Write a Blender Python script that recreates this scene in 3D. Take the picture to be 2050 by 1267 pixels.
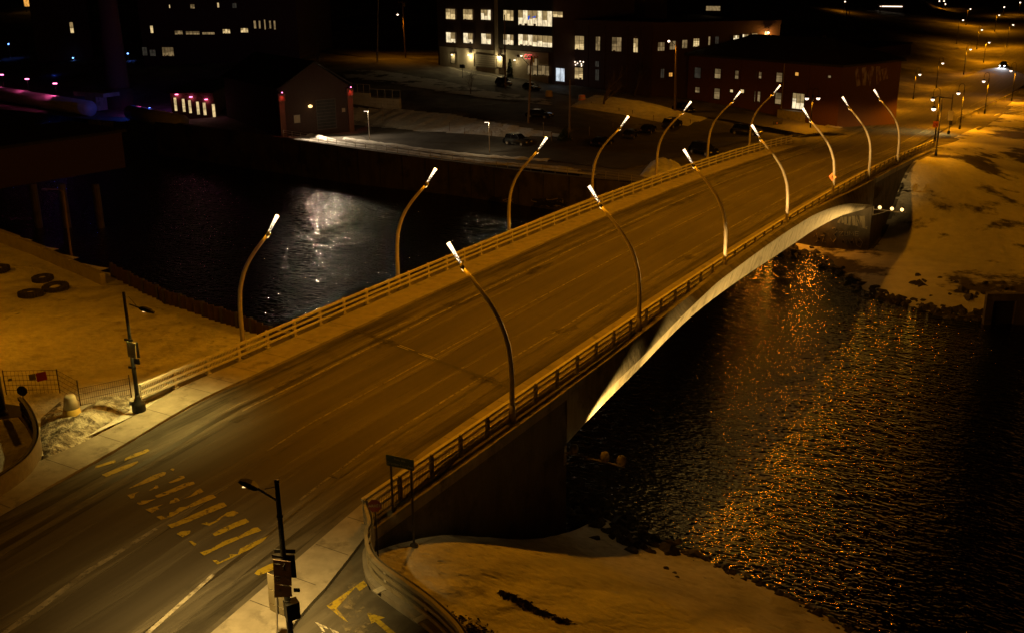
import bpy, math, random
import numpy as np
from mathutils import Vector, Matrix
R=math.radians
SC=bpy.context.scene
for o in list(bpy.data.objects): bpy.data.objects.remove(o)
COL=SC.collection
# ---------------------------------------------------------------- camera
# world: +Y runs along the bridge (t), +X across it to the right (o), z=0 deck at the near end
CP=Vector((44.54,-42.95,22.427)); F=2103.3; PITCH=.3227; ROLL=-.0105; AZ=-.5378
_fw0=Vector((math.sin(AZ),math.cos(AZ),0)); _r0=Vector((math.cos(AZ),-math.sin(AZ),0)); _up=Vector((0,0,1))
FW=_fw0*math.cos(PITCH)-_up*math.sin(PITCH); _u0=_fw0*math.sin(PITCH)+_up*math.cos(PITCH)
RT=_r0*math.cos(ROLL)+_u0*math.sin(ROLL); UP=-_r0*math.sin(ROLL)+_u0*math.cos(ROLL)
cam=bpy.data.cameras.new('camera'); cam.sensor_width=36; cam.lens=36*F/2050; cam.clip_end=3000; cam.clip_start=.5
co=bpy.data.objects.new('camera',cam); COL.objects.link(co)
co.matrix_world=Matrix(((RT.x,UP.x,-FW.x,CP.x),(RT.y,UP.y,-FW.y,CP.y),(RT.z,UP.z,-FW.z,CP.z),(0,0,0,1)))
SC.camera=co
# ---------------------------------------------------------------- world, exposure
w=bpy.data.worlds.new('World'); SC.world=w; w.use_nodes=True
nt=w.node_tree; bg=nt.nodes['Background']
sky=nt.nodes.new('ShaderNodeTexSky'); sky.sky_type='NISHITA'; sky.sun_disc=False; sky.sun_elevation=R(-4); sky.sun_rotation=R(200)
mx=nt.nodes.new('ShaderNodeMix'); mx.data_type='RGBA'; mx.inputs[0].default_value=.97
nt.links.new(sky.outputs[0],mx.inputs[6]); mx.inputs[7].default_value=(1,.4,.1,1)
nt.links.new(mx.outputs[2],bg.inputs[0]); bg.inputs[1].default_value=.0017
SC.view_settings.view_transform='Standard'; SC.view_settings.look='None'; SC.view_settings.exposure=0; SC.view_settings.gamma=1
SC.render.resolution_x=1024; SC.render.resolution_y=632
# ---------------------------------------------------------------- pixel (photo) to point helpers
def ray(x,y): return FW+RT*((x-1025)/F)-UP*((y-633.5)/F)
def at(x,y,z=0.):
    d=ray(x,y); k=(z-CP.z)/d.z; return CP+d*k
def atY(x,y,Y):
    d=ray(x,y); k=(Y-CP.y)/d.y; return CP+d*k
def atX(x,y,X):
    d=ray(x,y); k=(X-CP.x)/d.x; return CP+d*k
def atD(x,y,D): return CP+ray(x,y)*D
def atP(x,y,p,n):
    d=ray(x,y); k=(p-CP).dot(n)/d.dot(n); return CP+d*k
def lerp(tab,x):
    if x<=tab[0][0]: return tab[0][1]
    for (a,b),(c,d) in zip(tab,tab[1:]):
        if x<=c: return b+(d-b)*(x-a)/(c-a)
    return tab[-1][1]
def smooth(x): x=max(0,min(1,x)); return x*x*(3-2*x)
FARZ=[(104,-2.6),(120,-3.7),(140,-4.9),(170,-6.9),(200,-7.8),(240,-8.6),(270,-8.2),(325,-7.4),(350,-5.8),(430,-4),(600,-1)]
def zr(t):
    if t<-2: return zr(-2)*max(0,1+(t+2)/8)
    if t<=104: return .0077*t-.2189e-3*t*t-.8923e-6*t**3
    return lerp(FARZ,t)
# ---------------------------------------------------------------- mesh builder
class MB:
    def __init__(s): s.v=[]; s.f=[]; s.m=[]
    def add(s,vs,fs,mi=0):
        b=len(s.v); s.v+= [tuple(v) for v in vs]; s.f+=[tuple(b+i for i in f) for f in fs]; s.m+=[mi]*len(fs); return s
    def box(s,c,d,rz=0,M=None,mi=0):
        x,y,z=d[0]/2,d[1]/2,d[2]/2
        vs=[Vector((i*x,j*y,k*z)) for i in(-1,1) for j in(-1,1) for k in(-1,1)]
        m=(M or Matrix.Rotation(rz,3,'Z')); c=Vector(c)
        return s.add([m@v+c for v in vs],[(0,1,3,2),(4,6,7,5),(0,4,5,1),(2,3,7,6),(0,2,6,4),(1,5,7,3)],mi)
    def bar(s,a,b,w,h=None,mi=0):
        a=Vector(a);b=Vector(b);d=b-a;L=d.length
        if L<1e-6: return s
        q=d.to_track_quat('X','Z').to_matrix(); return s.box((a+b)/2,(L,w,h or w),M=q,mi=mi)
    def tube(s,pts,rad,n=8,cap=True,mi=0):
        pts=[Vector(p) for p in pts]; k=len(pts)
        if not hasattr(rad,'__len__'): rad=[rad]*k
        vs=[];prev=None
        for i,p in enumerate(pts):
            d=(pts[min(i+1,k-1)]-pts[max(i-1,0)]).normalized()
            if prev is None:
                ref=Vector((1,0,0)) if abs(d.x)<.9 else Vector((0,1,0)); a=d.cross(ref).normalized()
            else: a=(prev-d*prev.dot(d)).normalized()
            prev=a; b=d.cross(a)
            for j in range(n):
                th=2*math.pi*j/n; vs.append(p+(a*math.cos(th)+b*math.sin(th))*rad[i])
        fs=[(i*n+j,i*n+(j+1)%n,(i+1)*n+(j+1)%n,(i+1)*n+j) for i in range(k-1) for j in range(n)]
        if cap: fs+=[tuple(range(n))[::-1],tuple((k-1)*n+j for j in range(n))]
        return s.add(vs,fs,mi)
    def lathe(s,prof,n=16,c=(0,0,0),mi=0):
        return s.tube([(c[0],c[1],c[2]+z) for r,z in prof],[max(r,.001) for r,z in prof],n,True,mi) if False else s._lathe(prof,n,c,mi)
    def _lathe(s,prof,n,c,mi):
        vs=[(c[0]+r*math.cos(2*math.pi*j/n),c[1]+r*math.sin(2*math.pi*j/n),c[2]+z) for r,z in prof for j in range(n)]
        k=len(prof); fs=[(i*n+j,i*n+(j+1)%n,(i+1)*n+(j+1)%n,(i+1)*n+j) for i in range(k-1) for j in range(n)]
        fs+=[tuple(range(n))[::-1],tuple((k-1)*n+j for j in range(n))]
        return s.add(vs,fs,mi)
    def prism(s,poly,z0,z1,mi=0):
        n=len(poly); vs=[(p[0],p[1],z0) for p in poly]+[(p[0],p[1],z1) for p in poly]
        return s.add(vs,[tuple(range(n))[::-1],tuple(range(n,2*n))]+[(i,(i+1)%n,n+(i+1)%n,n+i) for i in range(n)],mi)
    def loft(s,rows,close=False,mi=0):
        k=len(rows[0]); vs=[p for r in rows for p in r]; fs=[]
        for i in range(len(rows)-1):
            for j in range(k if close else k-1):
                fs.append((i*k+j,i*k+(j+1)%k,(i+1)*k+(j+1)%k,(i+1)*k+j))
        return s.add(vs,fs,mi)
    def sheet(s,left,right,n=1,mi=0):
        rows=[[Vector(a)+(Vector(b)-Vector(a))*(j/n) for j in range(n+1)] for a,b in zip(left,right)]
        return s.loft(rows,mi=mi)
    def build(s,name,mats,parent=None,smooth_=False,loc=None):
        me=bpy.data.meshes.new(name); me.from_pydata(s.v,[],s.f)
        for m in (mats if isinstance(mats,(list,tuple)) else [mats]): me.materials.append(m)
        if len(me.materials)>1: me.polygons.foreach_set('material_index',s.m)
        if smooth_: me.polygons.foreach_set('use_smooth',[True]*len(me.polygons))
        me.update(); o=bpy.data.objects.new(name,me); COL.objects.link(o)
        if parent: o.parent=parent
        if loc: o.location=loc
        return o
def tag(o,label=None,cat=None,group=None,kind=None):
    if label:o['label']=label
    if cat:o['category']=cat
    if group:o['group']=group
    if kind:o['kind']=kind
    return o
def thing(name,label,cat,loc=(0,0,0),rz=0,group=None):
    o=bpy.data.objects.new(name,None); COL.objects.link(o); o.location=loc; o.rotation_euler=(0,0,rz); o.empty_display_size=.3
    return tag(o,label,cat,group)
def kids(o): return [c for c in bpy.data.objects if c.parent==o]
def dup(o,loc=None,rz=None,label=None,group=None,parent=None,ch=None,scale=None):
    c=o.copy(); COL.objects.link(c)
    if parent: c.parent=parent
    for k in kids(o): dup(k,parent=c)
    if loc is not None:c.location=loc
    if rz is not None:c.rotation_euler=(0,0,rz)
    if scale: c.scale=scale
    if label:c['label']=label
    if group:c['group']=group
    return c
def struct(o): o['kind']='structure'; return o
# ---------------------------------------------------------------- materials
def mat(name,c1,c2=None,scale=2.,stretch=(1,1,1),rough=.8,bump=0.,bscale=None,metal=0,detail=6,lo=.35,hi=.65,c3=None,s3=.3,lo3=.5,hi3=.6,bdist=.05,spec=.5):
    m=bpy.data.materials.new(name); m.use_nodes=True; nt=m.node_tree; N=nt.nodes; L=nt.links; b=N['Principled BSDF']
    b.inputs['Roughness'].default_value=rough; b.inputs['Metallic'].default_value=metal; b.inputs['Specular IOR Level'].default_value=spec
    b.inputs['Base Color'].default_value=(*c1,1)
    tc=N.new('ShaderNodeNewGeometry'); mp=N.new('ShaderNodeMapping'); mp.inputs['Scale'].default_value=stretch; L.new(tc.outputs['Position'],mp.inputs[0])
    if c2:
        nz=N.new('ShaderNodeTexNoise'); nz.inputs['Scale'].default_value=scale; nz.inputs['Detail'].default_value=detail; nz.inputs['Roughness'].default_value=.6; L.new(mp.outputs[0],nz.inputs[0])
        cr=N.new('ShaderNodeValToRGB'); cr.color_ramp.elements[0].position=lo; cr.color_ramp.elements[1].position=hi
        cr.color_ramp.elements[0].color=(*c1,1); cr.color_ramp.elements[1].color=(*c2,1); L.new(nz.outputs[0],cr.inputs[0]); out=cr.outputs[0]
        if c3:
            n3=N.new('ShaderNodeTexNoise'); n3.inputs['Scale'].default_value=s3; n3.inputs['Detail'].default_value=9; n3.inputs['Roughness'].default_value=.65; L.new(tc.outputs['Position'],n3.inputs[0])
            r3=N.new('ShaderNodeMapRange'); r3.inputs[1].default_value=lo3; r3.inputs[2].default_value=hi3; L.new(n3.outputs[0],r3.inputs[0])
            mm=N.new('ShaderNodeMix'); mm.data_type='RGBA'; L.new(r3.outputs[0],mm.inputs[0]); L.new(out,mm.inputs[6]); mm.inputs[7].default_value=(*c3,1); out=mm.outputs[2]
        L.new(out,b.inputs['Base Color'])
    if bump:
        n2=N.new('ShaderNodeTexNoise'); n2.inputs['Scale'].default_value=bscale or scale*3; n2.inputs['Detail'].default_value=5; L.new(mp.outputs[0],n2.inputs[0])
        bp=N.new('ShaderNodeBump'); bp.inputs['Strength'].default_value=bump; bp.inputs['Distance'].default_value=bdist; L.new(n2.outputs[0],bp.inputs['Height']); L.new(bp.outputs[0],b.inputs['Normal'])
    return m
def emis(name,c,s,sample=False):
    m=bpy.data.materials.new(name); m.use_nodes=True; nt=m.node_tree; b=nt.nodes['Principled BSDF']
    b.inputs['Base Color'].default_value=(.05,.05,.05,1); b.inputs['Emission Color'].default_value=(*c,1); b.inputs['Emission Strength'].default_value=s
    m.cycles.emission_sampling='FRONT' if sample else 'NONE'
    return m
def winmat(name,c,s,blind=.45,lo=.6):
    # lit room behind glass: paler lower half below a blind, uneven furniture shapes
    m=emis(name,c,s); nt=m.node_tree; N=nt.nodes; L=nt.links; b=N['Principled BSDF']
    g=N.new('ShaderNodeNewGeometry'); mp=N.new('ShaderNodeMapping'); mp.inputs['Scale'].default_value=(1.3,1.3,.9); L.new(g.outputs['Position'],mp.inputs[0])
    nz=N.new('ShaderNodeTexNoise'); nz.inputs['Scale'].default_value=1.1; nz.inputs['Detail'].default_value=4; L.new(mp.outputs[0],nz.inputs[0])
    mr=N.new('ShaderNodeMapRange'); mr.inputs[1].default_value=.35; mr.inputs[2].default_value=.62; mr.inputs[3].default_value=s*lo; mr.inputs[4].default_value=s*1.25; L.new(nz.outputs[0],mr.inputs[0])
    L.new(mr.outputs[0],b.inputs['Emission Strength']); return m
M={}
M['asphalt']=mat('asphalt',(.055,.05,.045),(.095,.088,.08),scale=1.2,stretch=(1.1,.03,1),rough=.85,bump=.25,bscale=30,lo=.3,hi=.75,c3=(.06,.055,.05),s3=.35,lo3=.6,hi3=.75,bdist=.02)
M['shoulder']=mat('salted_asphalt',(.075,.07,.062),(.13,.122,.11),scale=2.2,stretch=(1.0,.12,1),rough=.9,bump=.3,bscale=24,lo=.35,hi=.7,c3=(.07,.065,.06),s3=.5,lo3=.52,hi3=.62,bdist=.02)
M['lot']=mat('lot_asphalt',(.05,.048,.045),(.09,.085,.08),scale=.4,rough=.85,bump=.2,bscale=6,c3=(.2,.2,.2),s3=.15,lo3=.62,hi3=.7)
M['concrete']=mat('pavement_concrete',(.24,.225,.2),(.33,.31,.28),scale=1.3,rough=.9,bump=.2,bscale=20,c3=(.15,.14,.125),s3=.8,lo3=.55,hi3=.68)
M['oldconcrete']=mat('weathered_concrete',(.2,.19,.17),(.32,.3,.27),scale=1.0,stretch=(1,1,.35),rough=.9,bump=.3,bscale=8,c3=(.1,.095,.085),s3=.6,lo3=.55,hi3=.68)
M['darkconcrete']=mat('darkened_concrete',(.07,.062,.052),(.12,.108,.092),scale=1.0,stretch=(1,1,.35),rough=.9,bump=.3,bscale=8,c3=(.04,.036,.03),s3=.6,lo3=.52,hi3=.68)  # weathered concrete darkened, the abutments' shade put into its colour
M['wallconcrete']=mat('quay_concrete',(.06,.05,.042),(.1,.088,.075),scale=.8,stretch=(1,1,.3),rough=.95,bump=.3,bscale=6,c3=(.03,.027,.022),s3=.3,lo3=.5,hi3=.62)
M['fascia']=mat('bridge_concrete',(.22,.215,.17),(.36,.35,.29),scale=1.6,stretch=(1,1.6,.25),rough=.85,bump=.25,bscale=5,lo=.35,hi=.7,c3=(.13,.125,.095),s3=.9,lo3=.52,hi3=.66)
M['snow']=mat('snow',(.55,.55,.55),(.72,.72,.72),scale=1.6,rough=.75,bump=.7,bscale=2.2,bdist=.25,c3=(.3,.28,.25),s3=.7,lo3=.56,hi3=.74,detail=10)
M['banksnow']=mat('bank_snow',(.55,.55,.55),(.68,.68,.68),scale=.8,rough=.8,bump=.7,bscale=2.5,bdist=.2,c3=(.05,.04,.03),s3=.09,lo3=.515,hi3=.57)
M['dirtysnow']=mat('dirty_snow',(.2,.18,.15),(.55,.53,.48),scale=1.8,rough=.85,bump=1.,bscale=5,bdist=.2,lo=.4,hi=.62,c3=(.1,.085,.07),s3=1.2,lo3=.52,hi3=.6)
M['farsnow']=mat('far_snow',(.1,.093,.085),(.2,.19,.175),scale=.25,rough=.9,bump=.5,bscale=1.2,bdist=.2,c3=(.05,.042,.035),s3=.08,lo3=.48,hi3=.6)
M['patchsnow']=mat('patchy_snow',(.5,.5,.49),(.62,.61,.6),scale=.8,rough=.85,bump=.5,bscale=3,c3=(.05,.042,.035),s3=.22,lo3=.49,hi3=.56)
M['rock']=mat('riprap_rock',(.025,.022,.02),(.075,.068,.058),scale=2,rough=.9,bump=.6,bscale=6)
M['white']=mat('white_painted_metal',(.5,.48,.44),(.62,.6,.55),scale=3,rough=.5,c3=(.35,.32,.27),s3=2,lo3=.6,hi3=.7)
M['barrier']=mat('barrier_paint',(.3,.28,.22),(.38,.35,.28),scale=2,rough=.55,c3=(.2,.18,.14),s3=1.5,lo3=.55,hi3=.68)
M['galv']=mat('galvanised_steel',(.34,.32,.28),(.42,.4,.36),scale=4,rough=.45,metal=.3)
M['picket']=mat('picket_steel',(.16,.145,.125),(.22,.2,.17),scale=4,rough=.5)
M['lamppole']=mat('lamp_pole_paint',(.3,.27,.23),(.36,.33,.28),scale=4,rough=.5)
M['grafdark2']=mat('dark_ground',(.02,.017,.012),(.035,.03,.022),scale=2,rough=.9)
M['black']=mat('black_painted_steel',(.008,.008,.008),(.014,.014,.014),scale=5,rough=.5,spec=.25)
M['dark']=mat('dark_metal',(.03,.028,.026),rough=.5)
M['yellow']=mat('yellow_road_paint',(.4,.31,.025),(.5,.39,.035),scale=3,rough=.8,c3=(.2,.14,.04),s3=3,lo3=.5,hi3=.66)
M['wpaint']=mat('white_road_paint',(.6,.58,.52),(.7,.68,.62),scale=3,rough=.8,c3=(.28,.26,.24),s3=2.5,lo3=.48,hi3=.6)
M['wornline']=mat('worn_white_line',(.14,.13,.115),(.36,.34,.3),scale=2,stretch=(1,.5,1),rough=.85)
M['brick']=mat('red_brick',(.08,.034,.023),(.13,.052,.034),scale=5,rough=.9,bump=.4,bscale=12,stretch=(1,1,3))
M['brickdark']=mat('brown_brick',(.045,.026,.02),(.07,.038,.028),scale=4,rough=.9,bump=.3,bscale=10,stretch=(1,1,3))
M['chimneybrick']=mat('chimney_brick',(.075,.04,.02),(.11,.055,.03),scale=3,rough=.9,stretch=(1,1,3))
M['dimbrick']=mat('dim_brick',(.022,.012,.009),(.038,.02,.015),scale=4,rough=.95,stretch=(1,1,3))  # brick darkened in its colour so the powerhouse wall looks unlit
M['panel']=mat('dark_cladding',(.035,.033,.03),(.05,.048,.045),scale=.7,rough=.6)
M['beige']=mat('beige_render',(.3,.27,.22),(.36,.33,.27),scale=.8,rough=.9)
M['roof']=mat('dark_roofing',(.012,.012,.012),(.022,.02,.02),scale=1,rough=.9)
M['frame']=mat('window_frame',(.04,.035,.03),rough=.6)
M['glassdark']=mat('dark_glass',(.01,.01,.012),rough=.08)
M['rubber']=mat('old_rubber',(.02,.018,.016),(.035,.032,.03),scale=6,rough=.85,bump=.4,bscale=10)
M['carblack']=mat('car_paint_black',(.012,.012,.014),rough=.18,spec=.6)
M['carblue']=mat('car_paint_grey_blue',(.03,.035,.045),rough=.2,spec=.6)
M['cargrey']=mat('car_paint_dark_grey',(.03,.03,.032),rough=.25,spec=.6)
M['carred']=mat('car_paint_dark_red',(.06,.01,.008),rough=.22,spec=.6)
M['greensign']=mat('green_sign',(.012,.05,.03),rough=.5)
M['redsign']=mat('red_sign',(.42,.02,.015),rough=.45)
M['dimred']=mat('dimmed_red_sign',(.12,.012,.01),(.15,.016,.012),scale=3,rough=.6)  # sign red darkened in the colour, for a stop sign in shade
M['signwhite']=mat('sign_white',(.6,.58,.55),rough=.5)
M['signback']=mat('sign_back',(.2,.17,.11),(.25,.22,.15),scale=3,rough=.5)
M['orangesign']=mat('orange_sign',(.75,.25,.05),rough=.5)
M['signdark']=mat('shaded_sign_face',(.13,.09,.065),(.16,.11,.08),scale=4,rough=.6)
M['ink']=mat('sign_ink',(.01,.01,.01),rough=.6)
M['bark']=mat('bark',(.06,.045,.035),(.1,.08,.06),scale=4,rough=.95)
M['needle']=mat('evergreen_foliage',(.02,.035,.015),(.04,.06,.025),scale=6,rough=.8)
M['wood']=mat('utility_pole_wood',(.12,.085,.055),(.17,.125,.08),scale=3,stretch=(3,3,.3),rough=.9)
M['plastic']=mat('toilet_plastic',(.05,.05,.055),rough=.5)
M['block']=mat('concrete_block',(.35,.34,.31),(.45,.44,.4),scale=1,rough=.9,bump=.3,bscale=4)
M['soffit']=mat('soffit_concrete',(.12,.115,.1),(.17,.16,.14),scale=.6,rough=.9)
M['conepaint']=mat('pale_plastic',(.5,.46,.35),(.58,.54,.42),scale=2,rough=.6)
M['coneyellow']=mat('yellow_plastic',(.55,.4,.08),rough=.6)
nt=M['snow'].node_tree; N=nt.nodes; L=nt.links; bs=N['Principled BSDF']; old=[n for n in N if n.type=='BUMP'][0]; g_=N.new('ShaderNodeNewGeometry')
v_=N.new('ShaderNodeTexVoronoi'); v_.inputs['Scale'].default_value=1.15; L.new(g_.outputs['Position'],v_.inputs[0]); a_=N.new('ShaderNodeMapRange'); a_.inputs[1].default_value=.04; a_.inputs[2].default_value=.26; L.new(v_.outputs['Distance'],a_.inputs[0])
n_=N.new('ShaderNodeTexNoise'); n_.inputs['Scale'].default_value=.11; n_.inputs['Detail'].default_value=3; L.new(g_.outputs['Position'],n_.inputs[0]); k_=N.new('ShaderNodeMapRange'); k_.inputs[1].default_value=.5; k_.inputs[2].default_value=.6; L.new(n_.outputs[0],k_.inputs[0])
w_=N.new('ShaderNodeTexWave'); w_.inputs['Scale'].default_value=.09; w_.inputs['Distortion'].default_value=9; w_.inputs['Detail'].default_value=3; L.new(g_.outputs['Position'],w_.inputs[0])
h_=N.new('ShaderNodeMath'); h_.operation='MULTIPLY'; L.new(a_.outputs[0],h_.inputs[0]); L.new(k_.outputs[0],h_.inputs[1]); h2=N.new('ShaderNodeMath'); h2.operation='MULTIPLY_ADD'; L.new(w_.outputs[0],h2.inputs[0]); h2.inputs[1].default_value=.9; L.new(h_.outputs[0],h2.inputs[2])
b_=N.new('ShaderNodeBump'); b_.inputs['Strength'].default_value=1; b_.inputs['Distance'].default_value=.16; L.new(h2.outputs[0],b_.inputs['Height']); L.new(old.outputs[0],b_.inputs['Normal']); L.new(b_.outputs[0],bs.inputs['Normal'])
M['rust']=mat('rusty_steel',(.035,.02,.015),(.06,.035,.022),scale=3,stretch=(1,1,.4),rough=.85,bump=.3,bscale=8)
M['parapet']=mat('parapet_concrete',(.25,.23,.2),(.33,.31,.27),scale=1.2,rough=.9,bump=.2,bscale=9)
M['pipe']=mat('painted_pipe',(.35,.34,.36),(.42,.41,.43),scale=1,rough=.5)
M['lamp']=emis('sodium_lamp',(1,.76,.46),4)
M['lampdim']=emis('uplight_glow',(1,.6,.22),2)
M['globe']=emis('street_globe',(1,.74,.52),3.5)
M['ledwhite']=emis('white_led',(1,.82,.6),5)
M['flood']=emis('floodlight_glass',(1,.6,.2),3.2)
M['blueled']=emis('blue_lamp',(.15,.35,1),6)
M['pinkled']=emis('pink_lamp',(1,.18,.45),6)
M['headl']=emis('headlight',(.75,.82,1),14)
M['taill']=emis('tail_light_off',(.3,.01,.01),.02)
M['winA']=winmat('lit_window_warm',(1,.72,.33),.75)
M['winB']=winmat('lit_window_pale',(1,.8,.48),1.0)
M['winC']=winmat('lit_window_dim',(1,.68,.3),.22)
M['blindA']=winmat('lit_blind',(1,.68,.28),.3); M['blindC']=winmat('dim_blind',(1,.66,.28),.1); M['silh']=emis('room_silhouette',(.4,.2,.08),.06)
M['winD']=winmat('faint_window',(.8,.7,.5),.03)
M['winO']=winmat('orange_window',(1,.45,.08),.8)
M['winW']=winmat('white_doorway',(.8,.9,1),.7)
M['neon']=emis('red_neon',(1,.1,.1),1.3)
M['bluepoly']=emis('blue_poster',(.05,.15,.9),.6)
for k_,a_,b_ in (('yellow',.36,.47),('wpaint',.36,.47),('wornline',.36,.52)):
    nt=M[k_].node_tree; N=nt.nodes; L=nt.links; g_=N.new('ShaderNodeNewGeometry'); n_=N.new('ShaderNodeTexNoise'); n_.inputs['Scale'].default_value=3.2; n_.inputs['Detail'].default_value=9; n_.inputs['Roughness'].default_value=.75; L.new(g_.outputs['Position'],n_.inputs[0])
    m_=N.new('ShaderNodeMapRange'); m_.inputs[1].default_value=a_; m_.inputs[2].default_value=b_; m_.inputs[3].default_value=.15; m_.inputs[4].default_value=.95; L.new(n_.outputs[0],m_.inputs[0]); L.new(m_.outputs[0],N['Principled BSDF'].inputs['Alpha'])
# water
def water():
    m=bpy.data.materials.new('river_water'); m.use_nodes=True; nt=m.node_tree; N=nt.nodes; L=nt.links; b=N['Principled BSDF']
    b.inputs['Base Color'].default_value=(.002,.002,.002,1); b.inputs['Roughness'].default_value=.065; b.inputs['IOR'].default_value=2.15
    g=N.new('ShaderNodeNewGeometry')
    def nz(scale,st,rot,det=3):
        mp=N.new('ShaderNodeMapping'); mp.inputs['Scale'].default_value=st; mp.inputs['Rotation'].default_value=(0,0,rot); L.new(g.outputs['Position'],mp.inputs[0])
        n=N.new('ShaderNodeTexNoise'); n.inputs['Scale'].default_value=scale; n.inputs['Detail'].default_value=det; n.inputs['Distortion'].default_value=.4; L.new(mp.outputs[0],n.inputs[0]); return n.outputs[0]
    a=nz(1.55,(.6,1.35,1),-AZ+.15,1.5); c=nz(3.9,(.75,1.3,1),-AZ-.2,.6); e=nz(.12,(1,1,1),0,2)
    m1=N.new('ShaderNodeMath'); m1.operation='MULTIPLY_ADD'; L.new(c,m1.inputs[0]); m1.inputs[1].default_value=.42; L.new(a,m1.inputs[2])
    m2=N.new('ShaderNodeMapRange'); m2.inputs[1].default_value=.3; m2.inputs[2].default_value=.65; m2.inputs[3].default_value=.8; m2.inputs[4].default_value=1.1; L.new(e,m2.inputs[0])
    m3=N.new('ShaderNodeMath'); m3.operation='MULTIPLY'; L.new(m1.outputs[0],m3.inputs[0]); L.new(m2.outputs[0],m3.inputs[1])
    bp=N.new('ShaderNodeBump'); bp.inputs['Strength'].default_value=1; bp.inputs['Distance'].default_value=.25; L.new(m3.outputs[0],bp.inputs['Height']); L.new(bp.outputs[0],b.inputs['Normal'])
    return m
M['water']=water()
# ---------------------------------------------------------------- lights
SOD=(1,.33,.004); WARM=(1,.66,.25)
P_BR=1600; P_SN=1100; P_NB=3000; P_FB=15000   # lamp powers
def light(kind,name,loc,power,color,parent=None,size=.15,spot=None,blend=.5,aim=None):
    l=bpy.data.lights.new(name,kind); l.energy=power; l.color=color
    if kind in('POINT','SPOT'): l.shadow_soft_size=size
    if kind=='SPOT': l.spot_size=R(spot); l.spot_blend=blend
    o=bpy.data.objects.new(name,l); COL.objects.link(o); o.location=loc
    if aim is not None:
        o.rotation_euler=(Vector(aim)-Vector(loc)).to_track_quat('-Z','Y').to_euler()
    if parent: o.parent=parent
    return o
# ================================================================ terrain
def tps(pts):
    P=np.array(pts,float); n=len(P)
    def U(r2): return np.where(r2>0,r2*np.log(r2+1e-12),0)
    X=P[:,:2]/50
    K=U(((X[:,None]-X[None])**2).sum(-1))+np.eye(n)*.02
    A=np.zeros((n+3,n+3)); A[:n,:n]=K; A[:n,n]=1; A[:n,n+1:]=X; A[n,:n]=1; A[n+1:,:n]=X.T
    wv=np.linalg.solve(A,np.concatenate([P[:,2],[0,0,0]]))
    def f(x,y):
        q=np.stack([np.asarray(x,float),np.asarray(y,float)],-1)/50
        k=U(((q[...,None,:]-X)**2).sum(-1)); return k@wv[:n]+wv[n]+q@wv[n+1:]
    return f
def pz(l): return [tuple(at(*p)) for p in l]
STREET=[at(*p) for p in [(1655,268,-3.7),(1500,240,-3.5),(1350,219,-3.0),(1150,187,-1.6),(950,152,-.2),(750,113,1.2),(600,92,2.2)]]
GLc=[(-100,90,-4.4),(-77,88,-4.3),(-60,87,-4.5),(-43,87,-4.9),(-28,86,-4.9),(-15,86,-4.8),(0,84,-4.6),(10,82,-4.5),(-60,100,-4.2),(-40,98,-4.2),(-25,100,-4.2),(-12,102,-4.1),(-25,116,-3.9),(-5,108,-3.9),(-2,122,-3.8),(12,90,-4),(12,100,-3.7),(8,110,-3.6)]
GLc+= [tuple(p) for p in STREET]+[(p.x-6,p.y+9,p.z) for p in STREET[1:]]
GLc+= pz([(720,247,-4.1),(855,269,-4.1),(1000,282,-4.1),(712,214,-1.9),(805,216,-1.9),(906,229,-2),(1020,250,-2.2),(1120,262,-2.6),(1090,240,-2.3),(850,200,-1.4),(1000,215,-1.6),(860,180,-.4),(700,150,.6),(640,130,1.3)])
GLc+=[(-150,95,-4.5),(-200,110,-4),(-130,120,-4),(-160,200,0),(-90,230,3),(-40,220,-1),(-10,160,-4.6),(-10,200,-6),(-60,320,4),(-200,300,12),(0,300,-7.4),(-30,400,-3),(-60,520,2),(-250,500,20),(-100,700,14),(0,600,-.5),(40,800,4)]
GLc+=[(-4,t,zr(t)-.1) for t in (130,150,180,230,260,330,380,440,520)]+[(14,t,zr(t)) for t in(120,150,200,260,330,430,600)]
GRc=[(12,78.4,-10),(18,70.7,-10),(23,63.9,-10),(29,61.7,-10),(34,61,-10),(38,63,-10),(60,64,-10),(100,60,-10),(160,55,-10),(12,70,-12),(18,63,-12),(25,56,-12),(40,54,-12),(80,52,-12.5),(160,45,-12.5),
 (9,80,-9.6),(19.6,80,-9.5),(19.6,88,-9.2),(24,84,-8.9),(27,75,-9.3),(35,72,-9.2),(20.5,97,-3.4),(22.5,95,-5),(25,92,-6.8),(29,89,-7.6),(24,100,-4.2),(30,100,-6),(32,110,-6),(45,95,-7.8),(60,90,-8.6),(60,120,-8),(90,110,-8.6),(80,140,-8),(40,170,-8.6),(60,200,-9),(120,200,-8),(200,150,-8),(34,84,-8.3),(50,75,-9.2)]
GRc+=[(19.7,t,zr(t)-.15) for t in(102,112,125,142,160,178,207,240,280)]+[(15,t,zr(t)-.1) for t in(110,150,200,250,330,430,600)]+[(25,t,zr(t)-.3) for t in (130,160,200,240)]+[(60,350,-8),(150,400,-6),(100,600,0),(250,300,-6)]
GL=tps(GLc); GR=tps(GRc)
def Gfar(x,y):
    x=np.asarray(x,float); y=np.asarray(y,float); k=np.clip((x-2)/12,0,1); k=k*k*(3-2*k); z=GL(x,y)*(1-k)+GR(x,y)*k
    cen=9.2+np.interp(y,[110,140,180,230,280,340,380,430,480,560],[0,-1.2,-2.8,-1.5,2,3,-3,-12,-24,-55]); zrd=np.interp(y,[a for a,_ in FARZ],[b for _,b in FARZ])-.12
    c=np.clip((22-np.abs(x-cen))/12,0,1); c=c*c*(3-2*c)*np.clip((y-103)/8,0,1); return z*(1-c)+zrd*c
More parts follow.
